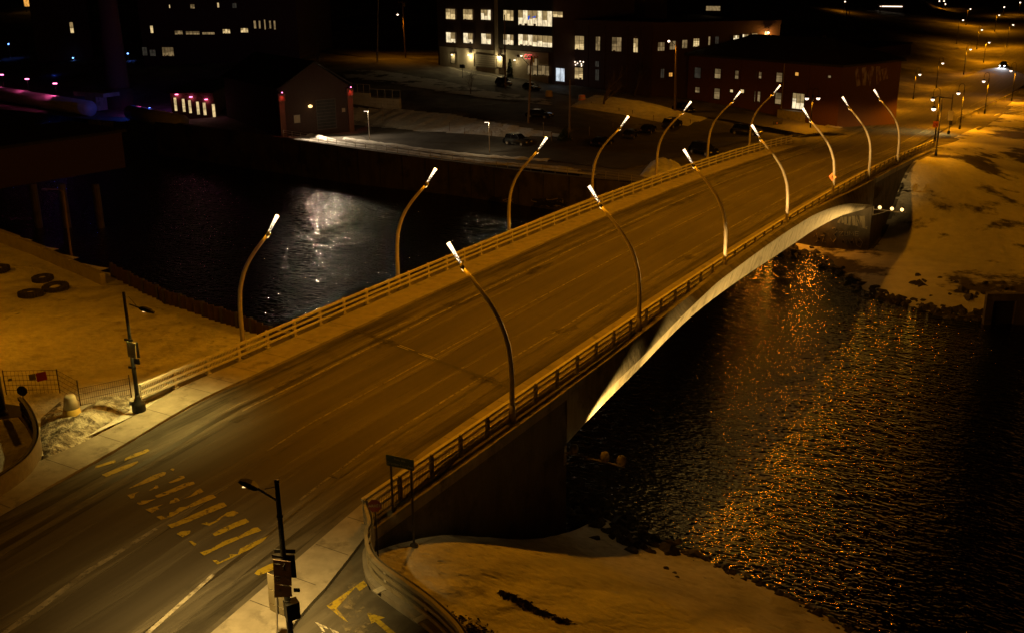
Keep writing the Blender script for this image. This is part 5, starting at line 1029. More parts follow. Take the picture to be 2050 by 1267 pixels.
fo2.window(*Zc(596,735),*Zc(895,900),M['beige'],1,6,'garage_door')
def blinds(x0,y0,x1,y1):
    a=fo2.pt(*Zc(x0,y0)); 
for x,y,pw_ in [(318,735,70),(540,738,420),(935,760,380),(1155,806,60),(1245,750,40)]:
    c=fo2.pt(*Zc(x,y),.0)+fo.n*.45-of.location; q=MB(); q.box(c,(.3,.25,.12)); q.build('wall_light',M['ledwhite'],of); light('POINT','wall_glow',tuple(c-Vector((0,0,.25))+fo.n*.2),pw_,(1,.75,.32),of,.1)
c=fo2.pt(1053.5,118,.0)+fo.n*.6-of.location; text('CGI',1.45,M['neon'],of,c,fo.u if fo.u.dot(RT)>0 else -fo.u,Vector((0,0,1)),name='neon_letters',ext=.05)
# blue poster seen in the upper strip of windows
c0=fo2.pt(*Zc(1310,270),.06); c1=fo2.pt(*Zc(1420,215),.06); uu=(fo.u if fo.u.dot(RT)>0 else -fo.u); w_=(c1-c0).dot(uu); h_=c1.z-c0.z; b=MB(); O=c0-of.location
b.add([O,O+uu*w_*.15,O+uu*w_*.28+Vector((0,0,h_)),O+uu*w_*.02+Vector((0,0,h_*.8))],[(0,1,2,3)]); b.add([O+uu*w_*.35+Vector((0,0,h_*.6)),O+uu*w_*.9+Vector((0,0,h_*.55)),O+uu*w_+Vector((0,0,h_)),O+uu*w_*.6+Vector((0,0,h_*.72))],[(0,1,2,3)]); b.build('window_banner',M['bluepoly'],of)
# white doorway
dv=fo2.window(1113,137,1131,164,M['winW'],2,1,'lit_doorway'); 
# ---- long brick block
za=-2.2; ba=at(1109,168,-1.6); bb=at(1301,194,-2.7); bc=ft_(1310,192,-2.6)
lbk=thing('brick_block','long old red brick block with tall lit windows behind the side street','building',(bb.x,bb.y,za)); fb1=Facade(lbk,ba,bb,za,0); zt=fb1.pt(1200,44).z; fb1.solid('wall',16,M['brickdark'],zt,-7)
fb1.box('cornice',-.3,fb1.L+.3,zt-.7,zt+.25,.35,.6,M['brickdark']); 
def Zd(x,y): return (1100+x/6.67,60+y/6.67)
for x0,y0,x1,y1,mm,c_,r_ in [(338,82,465,270,'winA',2,3),(617,92,680,282,'winC',2,3),(835,100,965,292,'winC',2,3),(1122,115,1185,305,'winA',2,3),(135,95,188,255,'winD',1,2),(338,505,450,665,'winA',2,3),(335,415,465,490,'winD',2,1),(612,420,665,500,'winD',2,1),(612,530,665,680,'winD',2,2)]: fb1.window(*Zd(x0,y0),*Zd(x1,y1),M[mm],c_,r_)
for x,y in [(340,432),(410,425),(452,432),(373,450),(348,470),(425,460),(428,485)]:
    c=fb1.pt(*Zd(x,y),.1)-lbk.location; q=MB(); q.lathe([(.02,-.15),(.15,0),(.02,.15)],8); q.build('window_bulb',M['globe'],lbk,True,tuple(c))
for x0 in [500,720,1020,1225]: s_=(fb1.pt(*Zd(x0,200))-fb1.A).dot(fb1.u); fb1.box('pilaster',s_-.5,s_+.5,za-1.5,zt-.8,.22,.25,M['brickdark'])
zt2=fb1.pt(1301,48).z; be=atD(1563,60,1); dd=ray(1563,43); k=(zt2-CP.z)/dd.z if abs(dd.z)>1e-6 else 300; k=min(max(k,200),420); be=CP+dd*min(k,330); 
be=Vector((be.x,be.y,za)); wing=thing('brick_wing','receding wing of the brick block with a row of pale lit windows','building',(bb.x,bb.y,za)); fb2=Facade(wing,bb+Vector((.2,.2,0)),be,za,0); fb2.solid('wall',14,M['brickdark'],zt2,-7); fb2.box('cornice',-.2,fb2.L,zt2-.6,zt2+.2,.3,.5,M['brickdark'])
def Ze(x,y): return (1000+x/3.942,y/3.942)
for x0,y0,x1,y1,mm,c_ in [(1248,335,1303,405,'winC',3),(1342,325,1390,395,'winC',2),(1440,317,1482,385,'winC',2),(1528,305,1577,372,'winA',3),(1646,290,1663,360,'winC',1),(1700,290,1730,350,'winD',2),(1843,281,1890,345,'winB',3),(1915,272,1962,335,'winB',3),(1990,265,2035,328,'winB',3),(2090,250,2120,300,'winB',2)]: fb2.window(*Ze(x0,y0),*Ze(x1,y1),M[mm],c_,2)
for x0,y0,x1,y1,mm,c_ in [(1335,575,1365,608,'winO',2),(1270,545,1300,620,'winD',2)]: fb2.window(*Ze(x0,y0),*Ze(x1,y1),M[mm],c_,1)
c=fb2.pt(1537,66,.5); c=c+fb2.n*.4-wing.location; q=MB(); q.lathe([(.05,-.2),(.25,0),(.05,.2)],10); q.build('wall_lamp',M['globe'],wing,True,tuple(c)); light('POINT','wall_glow',tuple(c-Vector((0,0,.3))+fb2.n*.1),700,(1,.4,.06),wing,.15)
# ---- two-storey brick block with hipped roof by the junction
zA=-3.9; a0=at(1375,206,zA); a1=at(1676,243,zA); blkA=thing('corner_building','two storey brick building with dark hipped roof and lit glass entrance at the junction','building',tuple(a1)); fa=Facade(blkA,a0,a1,zA,0)
zAt=fa.pt(1530,119).z; fa.solid('wall',18,M['brick'],zAt,-7)
e0=fa.A-fa.u*.6+fa.n*.6; e1=fa.B+fa.u*.6+fa.n*.6; bk=-fa.n*19.2; z_=zAt; H=3.6; b=MB(); O=blkA.location
pts=[e0,e1,e1+bk,e0+bk]; pts=[Vector((p.x,p.y,z_)) for p in pts]; m0=(pts[0]+pts[3])/2+fa.u*9+Vector((0,0,H)); m1=(pts[1]+pts[2])/2-fa.u*9+Vector((0,0,H)); V=[p-O for p in pts]+[m0-O,m1-O]+[p-O-Vector((0,0,.4)) for p in pts]
b.add(V,[(0,1,5,4),(1,2,5),(2,3,4,5),(3,0,4),(6,7,1,0),(7,8,2,1),(8,9,3,2),(9,6,0,3),(9,8,7,6)]); b.build('roof',M['roof'],blkA)
def Zf(x,y): return (1500+x/6.335,60+y/6.335)
for x0,y0,x1,y1,mm,c_,r_ in [(88,537,160,622,'winC',1,2),(345,545,422,668,'winC',1,2),(583,540,630,588,'winO',1,1),(1000,580,1040,615,'winC',1,1),(68,782,143,920,'winC',1,2),(330,800,410,945,'winC',1,2)]: fa.window(*Zf(x0,y0),*Zf(x1,y1),M[mm],c_,r_)
for x0,y0,x1,y1,mm,c_,r_ in [(1700,545,1748,622,'winC',1,2),(1860,560,1905,628,'winC',1,2),(1545,690,1582,735,'winC',1,1),(1695,700,1740,785,'winC',1,2),(1820,708,1845,733,'winA',1,1),(1902,708,1932,738,'winA',1,1),(1540,535,1590,620,'winD',1,2)]: fa.window(*Ze(x0,y0),*Ze(x1,y1),M[mm],c_,r_)
fa.window(*Zf(548,808),*Zf(700,1010),M['winB'],3,2,'glass_entrance')
for x in (1420,1481,1517,1570,1618): s_=(fa.pt(x,160)-fa.A).dot(fa.u); fa.box('pilaster',s_-.25,s_+.25,zA-1,zAt-.6,.18,.2,M['brick'])
s_a=(fa.pt(1568,215)-fa.A).dot(fa.u); s_b=(fa.pt(1615,215)-fa.A).dot(fa.u); fa.box('entrance_steps',s_a,s_b,zA-1,fa.pt(1590,221).z,1.6,1.6,M['concrete'])
fa.box('drain_pipe',(fa.pt(1570,160)-fa.A).dot(fa.u)-.06,(fa.pt(1570,160)-fa.A).dot(fa.u)+.06,zA,zAt-.5,.3,.12,M['beige'])
n_v=0
for x,y in [(1585,83),(1602,80.5),(1619,78.5),(1635,76),(1651,73.5)]:
    pr=(pts[2]+pts[3])/2; d_=fa.n; P_=atP(x,y+5,pts[3]+fa.n*9,fa.n)-O; q=MB(); q.tube([(0,0,-.8),(0,0,.1)],.12,8); q.lathe([(.05,.1),(.35,.2),(.4,.45),(.25,.65),(.02,.7)],10); q.build('roof_vent',M['roof'],blkA,True,(P_.x,P_.y,max(P_.z,zAt+2.3-O.z)))
# side wall with mural
sa=Facade(blkA,fa.B,fa.B-fa.n*18,zA,0)
if sa.n.dot(fa.u)<0: sa.n=-sa.n
mu=[[(790,530),(810,500),(830,640),(800,650)],[(840,510),(880,500),(870,640),(845,640)],[(880,560),(910,495),(935,500),(900,650)],[(945,500),(975,495),(985,600),(950,640)],[(985,520),(1030,505),(1035,590),(1000,600)]]
M['mural']=mat('mural_paint',(.4,.33,.26),(.14,.05,.03),scale=1.1,stretch=(1,1,.5),rough=.9,lo=.4,hi=.6)
b=MB()
for q in mu: 
    vs=[sa.pt(1500+x/3.727,y/3.727,.04)-O for x,y in q]; b.add(vs,[(0,1,2,3)])
b.build('mural',M['mural'],blkA)
# low annex behind, and a far hall
def simple_block(name,label,pA,pB,z0,ytop,xt,depth,m,wins,roofm='roof'):
    r=thing(name,label,'building',(pB.x,pB.y,z0)); f=Facade(r,pA,pB,z0,0); z1=f.pt(xt,ytop).z; f.solid('wall',depth,m,z1,z0-6); b=MB(); c=(f.A+f.B)/2-f.n*depth/2-r.location; c.z=z1-z0+.15; b.box(c,(f.L+.6,depth+.6,.3),rz=math.atan2(f.u.y,f.u.x)); b.build('roof',M[roofm],r)
    for w in wins: f.window(*w[:4],M[w[4]],w[5],w[6],fr=w[7] if len(w)>7 else .06)
    return f
simple_block('rear_building','pale dim building high behind the brick block with three lit windows','' or at(1200,40,6),at(1290,42,6),6,-30,1245,15,M['beige'],[(1205,14.5,1211,31,'winA',1,1),(1213,14.5,1218.5,31,'winA',1,1),(1226,14,1236,30,'winD',2,1),(1245,12.5,1250.5,28,'winA',1,1)])
simple_block('low_shed','long low dark shed behind the corner building','' or at(1695,128,-5),at(1822,110,-5),-5,96,1760,12,M['brickdark'],[])
# ---- the dark west side: factory, houses, chimney
cy=at(238,190,-2.); ch=thing('brick_chimney','huge tapering brick chimney rising out of the picture','chimney',tuple(cy)); b=MB(); rb=(atP(252,185,cy,fc)-atP(214,185,cy,fc)).length/2*1.1
b.lathe([(rb*1.12,-4),(rb*1.05,4),(rb*.95,12),(rb*.85,22),(rb*.75,34)],28); b.build('stack',M['chimneybrick'],ch,True); b=MB(); b.lathe([(rb*1.3,-4),(rb*1.3,1.2),(rb*1.2,1.4)],28); b.build('plinth',M['brickdark'],ch,True)
simple_block('factory','big dark factory with scattered lit windows behind the chimney',at(290,135,-1),at(600,120,1.),-1,-20,450,25,M['brickdark'],[(381,9,390,18,'winC',2,1),(435,6,439,16,'winA',1,1),(465,7,474,17,'winD',2,1),(338.5,10,341,17,'winA',1,1),(301,52,307,67,'winA',1,2),(325,95,348,113,'winC',4,3),(350,62,366,70,'winC',3,1),(372,63,400,70,'winC',4,1),(405,65,430,70,'winC',3,1),(446,59,461,68,'winA',3,1),(482,57,497,66,'winA',3,1),(508,42,513,58,'winC',1,1),(518,42,522,58,'winC',1,1),(529,40,532,60,'winC',1,1),(539,42,543,58,'winC',1,1),(548,42,552,60,'winC',1,1),(285,95,295,112,'winD',2,2),(300,100,312,113,'winD',2,2)],'roof')
simple_block('tall_house','tall dark house with one narrow lit window at the upper left','' or at(78,140,-3),at(190,136,-3),-3,-30,130,18,M['brickdark'],[(140,45,147,67,'winA',1,2)])
simple_block('low_house','low brown house with two slim lit windows beside the blue lamps','' or at(82,142,-4.2),at(186,140,-4.2),-4.2,76,130,6,M['brick'],[(94,83,102,102,'winA',2,1),(146,85,153,104,'winA',2,1),(119,84,125,100,'winD',2,1)])
simple_block('terrace_block','brown brick annex with a balcony under a glowing orange lamp','' or at(470,128,-1.8),at(603,118,-1.8),-1.8,68,540,8,M['brick'],[(562,93,592,103,'beige',3,1)])
tp_=at(538,120,-1.8); c=atP(535,92,tp_+fc*2.2,fc); wl_=thing('porch_lamp','glaring orange lamp on the brown annex wall','lamp',tuple(c)); q=MB(); q.lathe([(.05,-.2),(.28,0),(.06,.2)],10); q.build('glass',M['globe'],wl_,True); light('POINT','lamp_glow',(0,0,-.3),1200,(1,.45,.06),wl_,.2)
ac=atP(572,108,tp_+fc*1.6,fc); au=thing('cooling_unit','boxy cooling unit on the annex balcony','cooling unit',tuple(ac)); q=MB(); q.box((0,0,0),(1.6,1.2,1.1)); q.build('casing',M['beige'],au); q=MB(); q.lathe([(.45,.56),(.45,.64)],12); q.build('fan_guard',M['dark'],au)
gv=thing('elevated_gallery','broad dark concrete gallery on pillars crossing the left edge over the river','structure',(-75,70,0)); g0=at(-40,385,-4.2); g1_=at(252,336,-4.2); dg_=(g1_-g0); n_=Vector((-dg_.y,dg_.x,0)).normalized()
if n_.dot(CP-g0)>0:n_=-n_
hz=(atP(100,285,g0,n_).z-g0.z); b=MB(); c=(g0+g1_)/2+n_*7+Vector((0,0,hz/2)); b.box(c,(dg_.length,14,hz),rz=math.atan2(dg_.y,dg_.x)); bl(b,'gallery_wall',M['brickdark'],gv); b=MB(); b.box(c+Vector((0,0,hz/2+.2)),(dg_.length+1,15,.4),rz=math.atan2(dg_.y,dg_.x)); bl(b,'gallery_roof',M['roof'],gv)
for x in (77,135,203): 
    q=at(x,372,-4.2)+n_*1.5; b=MB(); b.tube([Vector((q.x,q.y,-11)),Vector((q.x,q.y,-4.2))],.5,10); bl(b,'pillar',M['darkconcrete'],gv)
p=at(141,500,-1.2); lp_=thing('river_lamp','unlit curved lamp pole leaning over the river parapet','street lamp',tuple(p)); b=MB(); b.tube([(0,0,-1),tuple(atP(127,385,p,fc)-p),tuple(atP(118,380,p,fc)-p),tuple(atP(92,379,p,fc)-p)],[.1,.07,.05,.04],8); b.build('pole',M['wood'],lp_); b=MB(); b.box(atP(90,380,p,fc)-p,(.6,.25,.12)); b.build('lamp_head',M['dark'],lp_)
# blue lamps
BL=['leftmost slim pole topped by a blue light','blue-lit lamp pole in front of the low brown house','shorter blue-lit lamp pole right of its neighbour by the low house','blue-lit lamp pole just right of the chimney']
for i,(x,y,yt) in enumerate([(25,140,89),(131,140,102),(150,145,117),(261,150,108)]):
    p=at(x,y,-3.8); h=upY(p,yt); r=thing('blue_lamp',BL[i],'lamp',tuple(p),0,'slim lamps with blue light'); b=MB(); b.tube([(0,0,-2),(0,0,h)],.07,6); b.build('pole',M['galv'],r); b=MB(); b.lathe([(.04,-.18),(.24,0),(.1,.2)],8); b.build('lamp_head',M['blueled'],r,True,(0,0,h)); light('SPOT','lamp_beam',(0,0,h-.3),160,(.08,.2,1),r,.1,120,.6,aim=(0,0,0))
# pink-lit penstock pipe with strip lights on posts, blue washed snow behind
def pip(name,label,pts,rad):
    r=thing(name,label,'pipe',tuple(pts[0])); b=MB(); b.tube([p-pts[0] for p in pts],rad,20); b.build('pipe_shell',M['pipe'],r,True); b=MB()
    for k in range(1,8):
        q=(pts[-1]-pts[0])*(k/8); d=(pts[-1]-pts[0]).normalized(); b.tube([q-d*.1,q+d*.1],rad*1.05,20)
    b.build('pipe_rings',M['dark'],r); return r
pp=[at(-60,178,-3),at(20,192,-3),at(180,218,-3.4)]; pip('penstock_pipe','fat pipe glowing pink, left of the blue-washed pier',pp,1.5)
pq=[at(262,226,-3.4),at(310,236,-3.6),at(366,246,-3.9)]; pip('penstock_pipe','fat pipe glowing pink, running into the lit brick wing',pq,1.4)
q=at(203,262,-9); bp2=thing('pipe_pier','dark square concrete pier washed in blue between the two pink pipes','pier',tuple(q)); b=MB(); hq=upY(q,192); b.box((0,0,hq/2),(3.4,3.4,hq)); b.build('pier_body',M['oldconcrete'],bp2); b=MB(); b.box((0,0,hq+.4),(9,4,.8)); b.build('pier_cap',M['oldconcrete'],bp2)
q=at(390,262,-9); bp3=thing('intake_block','dark concrete block in front of the lit brick wing','block',tuple(q)); b=MB(); hq=upY(q,231); b.box((0,0,hq/2),(6.5,4,hq),rz=.5); b.build('block_body',M['brickdark'],bp3)
PK=['pink strip light on a post, leftmost','pink strip light on a post, second from the left','pink strip light on a post, third from the left','pink spotlight at the chimney foot, left of its twin','pink spotlight at the chimney foot, right of its twin']
for i,(x,y) in enumerate([(3,150.5),(54,159),(110,168),(231,183),(241.5,180.5)]):
    base=pp[0].lerp(pp[-1],(x+60)/240) if i<3 else at(x,200,-3.5); c=atP(x,y,base+fc*2.2,fc); r=thing('pink_light',PK[i],'lamp',(c.x,c.y,-4),0,'pink lights along the pipe'); b=MB(); b.tube([(0,0,-4),(0,0,c.z+4)],.07,6); b.build('post',M['dark'],r); b=MB(); b.box((0,0,c.z+4),(.75 if i<3 else .4,.3,.22),rz=.5); b.build('lamp_head',M['pinkled'],r)
    light('SPOT','lamp_beam',(0,0,c.z+3.75),5200 if i<3 else 90,(1,.1,.33),r,.08,110,.7,aim=tuple(Vector((base.x-c.x,base.y-c.y,0))*1.2))
c=at(300,226,-3.4); light('SPOT','assumed_pipe_beam',tuple(c+fc*1.8+Vector((0,0,2.6))),2600,(1,.1,.33),None,.1,120,.6,aim=tuple(c))  # assumed pink spot without a fixture, added to light the second pipe
for x,y,zq,pw_,am in [(198,192,1.5,130,(196,120)),(300,222,0,800,(300,190)),(110,160,-1,200,(110,150))]:  # assumed blue lamps, out of sight, added for the blue wash
    c=at(x,y,-3.5); bu=thing('assumed_blue_floodlight',{198:'assumed hidden blue uplight at the pier beside the chimney',300:'assumed hidden blue light washing the snow by the pipe',110:'assumed hidden blue light behind the strip-lit pipe'}[x],'floodlight',(c.x,c.y,c.z+.4)); b=MB(); b.box((0,0,0),(.35,.3,.25)); b.build('housing',M['dark'],bu); b=MB(); b.box((0,0,.14),(.28,.22,.03)); b.build('lens',M['blueled'],bu); light('POINT','flood_glow',(0,0,.6),pw_,(.04,.12,1),bu,.15)
# ---- heritage street lamps along the far road
def heritage(label,bx,by,yt,side,pw_,H=None,two=False):
    p=foot(bx,by,Gfar,-6.); h=upY(p,yt); r=thing('heritage_lamp',label,'street lamp',tuple(p),0,'heritage street lamps along the far road')
    b=MB(); b.tube([(0,0,0),(0,0,1.0)],[.2,.16],10); b.tube([(0,0,1.0),(0,0,h*.86)],[.1,.075],8); b.build('pole',M['black'],r,True)
    for s in ((side,-side) if two else (side,)):
        b=MB(); R_=h*.062; c=AX*s*R_; top_=h-R_; b.tube([Vector((0,0,h*.85))]+[Vector((0,0,top_))+c-c*math.cos(math.pi*k/8)+Vector((0,0,R_*math.sin(math.pi*k/8))) for k in range(9)]+[c*2+Vector((0,0,h*.86))],.04,6); b.build('arm_loop',M['black'],r)
        b=MB(); b.lathe([(.05,.35),(.12,.3),(.34,.08),(.36,0),(.3,0)],12); b.build('lamp_shade',M['black'],r,True,tuple(c*2+Vector((0,0,h*.8))))
        b=MB(); b.lathe([(.04,-.36),(.2,-.3),(.3,-.14),(.31,0),(.05,.03)],12); b.build('lamp_globe',M['globe'],r,True,tuple(c*2+Vector((0,0,h*.8))))
        light('SPOT','bulb',tuple(c*2+Vector((0,0,h*.8-.5))),pw_*1.5,SOD,r,.2,172,.25,aim=tuple(c*2))
    return r
HL=[('heritage lamp standing nearest the right railing end, lower of the close pair',1873,314,193,-1,1300),('heritage lamp with a no-turn sign, upper of the close pair',1871,284,177,-1,2200),('heritage lamp just beyond the crossing signal on the right side of the far road',1921,259,168,-1,4800),('heritage lamp on the right side, halfway up the far road',1971,228,146,-1,5200),('heritage lamp on the right edge of the view beside the oncoming car',2025,203,126,-1,5200),
('heritage lamp nearest the mural wall on the left side of the road',1778,223,150,1,2600),('heritage lamp second past the mural wall on the left side',1828,201,136,1,2600),('heritage lamp third past the mural wall on the left side',1874,177,114,1,2600),('heritage lamp with visible loop left of the oncoming car',1929,150,86,1,4000),('heritage lamp at the snowy bend, lower one',1969,126,75,1,4500),('heritage lamp at the snowy bend, upper one',1955,99,50,1,4500),('double-headed heritage lamp on the outer side of the bend',2015,97,38,1,4500),('heritage lamp far up the curve',1991,64,22,1,3500),('heritage lamp farther up the curve to the left',1934,51,10,1,3500),('tall plain heritage lamp alone in the dark field',1915,89,28,1,300)]
for l in HL: heritage(*l)
heritage('double-headed heritage lamp on the corner before the glass entrance',1621,270,178,-1,900,two=True)
# far tiny street lamps at the top edge
for i,(x,y,yt,l) in enumerate([(1879,18,3,'tiny far street lamp, leftmost of three at the top edge'),(1888,20,3,'tiny far street lamp, middle of three at the top edge'),(1891,24,9,'tiny far street lamp, lowest of three at the top edge'),(2008,34,15,'tiny far street lamp at the top right'),(2039,30,6,'tiny far street lamp in the top right corner'),(1690,24,4,'tiny far street lamp above the dark trees')]):
    p=foot(x,y,Gfar,-2.); h=upY(p,yt); r=thing('far_street_lamp',l,'street lamp',tuple(p),0,'tiny far street lamps'); b=MB(); b.tube([(0,0,0),(0,0,h)],.09,5); b.build('pole',M['dark'],r); b=MB(); b.lathe([(.05,-.35),(.42,0),(.05,.3)],8); b.build('lamp_head',M['globe'],r,True,(0,0,h)); light('SPOT','lamp_beam',(0,0,h-.5),1500,SOD,r,.2,170,.3,aim=(0,0,0))
# no-turn sign on the second lamp, crossing signal pole
def plate(name,label,x,y,w_,h_,m,basept,post=True,cat='sign'):
    c=atP(x,y,basept,fc); r=thing(name,label,cat,(c.x+fc.x*.15,c.y+fc.y*.15,c.z)); b=MB(); b.box((0,0,0),(w_,.04,h_),rz=math.atan2(sx_.y,sx_.x)); b.build('sign_panel',m,r)
    if post: b=MB(); b.tube([tuple(-fc*.06+Vector((0,0,h_*.4))),tuple(-fc*.06+Vector((0,0,basept.z-c.z)))],.045,6); b.build('post',M['dark'],r)
    return r
def ring(c,rad,th,n=16): 
    b=MB(); b.tube([c+sx_*rad*math.cos(2*math.pi*k/n)+Vector((0,0,rad*math.sin(2*math.pi*k/n))) for k in range(n+1)],th,5,False); b.tube([c+sx_*rad*.7+Vector((0,0,-rad*.7)),c-sx_*rad*.7+Vector((0,0,rad*.7))],th,5); return b
p=foot(1871,284,Gfar,-5.); s=plate('turn_sign','pale sign with red ring banning a turn, strapped to a heritage lamp',1872.5,249.5,.85,.95,M['orangesign'],p,False); ring(fc*.04,.3,.035).build('red_ring',M['redsign'],s); b=MB(); b.tube([fc*.04+sx_*.12-Vector((0,0,.15)),fc*.04+sx_*.12+Vector((0,0,.1)),fc*.04-sx_*.12+Vector((0,0,.1))],.04,5); b.build('arrow',M['ink'],s)
p=foot(1899,269,Gfar,-5.); h=upY(p,190); r=thing('signal_pole','slim signal pole with arm, white notice and small signal box at the far crossing','signal',tuple(p)); b=MB(); b.tube([(0,0,0),(0,0,.5)],[.22,.2],10); b.tube([(0,0,.5),(atP(1908,190,p,fc)-p)],.07,8); b.tube([atP(1907,198,p,fc)-p,atP(1886,196,p,fc)-p],.04,6); b.build('pole',M['black'],r); b=MB(); b.box(atP(1903,232,p,fc)-p+fc*.15,(.85,.05,1.6),rz=math.atan2(sx_.y,sx_.x)); b.build('sign_panel',M['signwhite'],r); b=MB(); b.box(atP(1903.5,246.5,p,fc)-p,(.5,.4,.7)); b.build('signal_box',M['black'],r); q=atP(1886,196,p,fc)-p; b=MB(); b.box(q,(.8,.3,.12)); b.build('luminaire',M['black'],r); light('SPOT','lamp_beam',tuple(q-Vector((0,0,.2))),2200,(1,.75,.25),r,.15,130,.8,aim=tuple(q+Vector((-3,-1,-7))))  # luminaire and beam on the arm are assumed, added to light the crossing
p=ft_(1665,243,-4); s=plate('turn_sign','pale square sign with red ring on its own post before the corner building',1666.5,214,.75,.85,M['signwhite'],p); ring(fc*.04,.26,.03).build('red_ring',M['redsign'],s)
p=ft_(1698,240,-4); s=plate('crossing_sign','orange lit sign with black symbol on the pole at the building corner',1700.5,207.5,.75,1.0,M['orangesign'],p); b=MB(); b.tube([fc*.04-sx_*.2-Vector((0,0,.3)),fc*.04+sx_*.1+Vector((0,0,.3)),fc*.04+sx_*.2-Vector((0,0,.25))],.04,5); b.build('symbol',M['ink'],s)
p=ft_(1683,238,-4); s=plate('traffic_sign','small orange sign low on a post at the corner building',1683.5,229,.6,.7,M['orangesign'],p); b=MB(); b.tube([fc*.04-sx_*.15,fc*.04+sx_*.15],.06,5); b.build('symbol',M['ink'],s)
p=ft_(1549,262,-4); q2=ft_(1563,262,-4); r=thing('notice_board','dark notice board on two legs near the railing end','sign',tuple(p)); d=q2-p; hb=(upY(p,243)+upY(q2,243))/2; b=MB(); b.box(d*.5+Vector((0,0,hb-.4)),(d.length*1.25,.06,.9),rz=math.atan2(d.y,d.x)); b.build('board',M['black'],r); b=MB(); q=d*.35+Vector((0,0,hb-.35))+fc*.06; b.lathe([(.14,-.02),(.14,.02)],10); o=b.build('board_symbol',M['orangesign'],r,False,tuple(q)); o.rotation_euler=(R(90),0,0)
for k,q in enumerate((Vector((0,0,0)),d)): b=MB(); b.tube([q,q+Vector((0,0,hb))],.05,6); b.build('leg',M['dark'],r)
p=ft_(1165,202,-3); r=thing('traffic_drum','orange traffic barrel on the side street','barrel',tuple(p)); b=MB(); b.lathe([(.75,0),(.7,.3),(.6,1.0),(.5,1.05)],14); b.build('body',M['orangesign'],r,True); b=MB(); b.lathe([(.68,.45),(.66,.6)],14); b.build('stripe',M['signwhite'],r,True)
p=ft_(1099,194,-2); r=thing('traffic_drum','orange-brown barrel at the edge of the upper car park','barrel',tuple(p)); b=MB(); b.lathe([(.75,0),(.7,.3),(.6,1.1),(.5,1.15)],14); b.build('body',M['coneyellow'],r,True); b=MB(); b.lathe([(.68,.45),(.66,.6)],14); b.build('stripe',M['signwhite'],r,True)
p=ft_(926,157,-.6); r=thing('mail_box','small dark box on a post beside the side street','box',tuple(p)); h=upY(p,131); b=MB(); b.tube([(0,0,0),(0,0,h-.3)],.06,6); b.build('post',M['dark'],r); b=MB(); b.box((0,0,h-.25),(1.1,.4,.7)); b.build('box_body',M['black'],r)
# guard rail on the right side of the far road
gr_=thing('guard_rail','thin metal rail on posts along the right edge of the far road','railing',tuple(foot(1915,248,Gfar,-5))); P=[foot(x,y,Gfar,-6.) for x,y in [(1915,248),(1938,238),(1958,229),(1985,216),(2012,203),(2050,185)]]; P=smoothpath(P,3)
b=MB(); b.tube([p+Vector((0,0,1.1)) for p in P],.05,5); bl(b,'rail',M['galv'],gr_)
for p in P[::2]: b=MB(); b.tube([p,p+Vector((0,0,1.1))],.05,5); bl(b,'post',M['galv'],gr_)
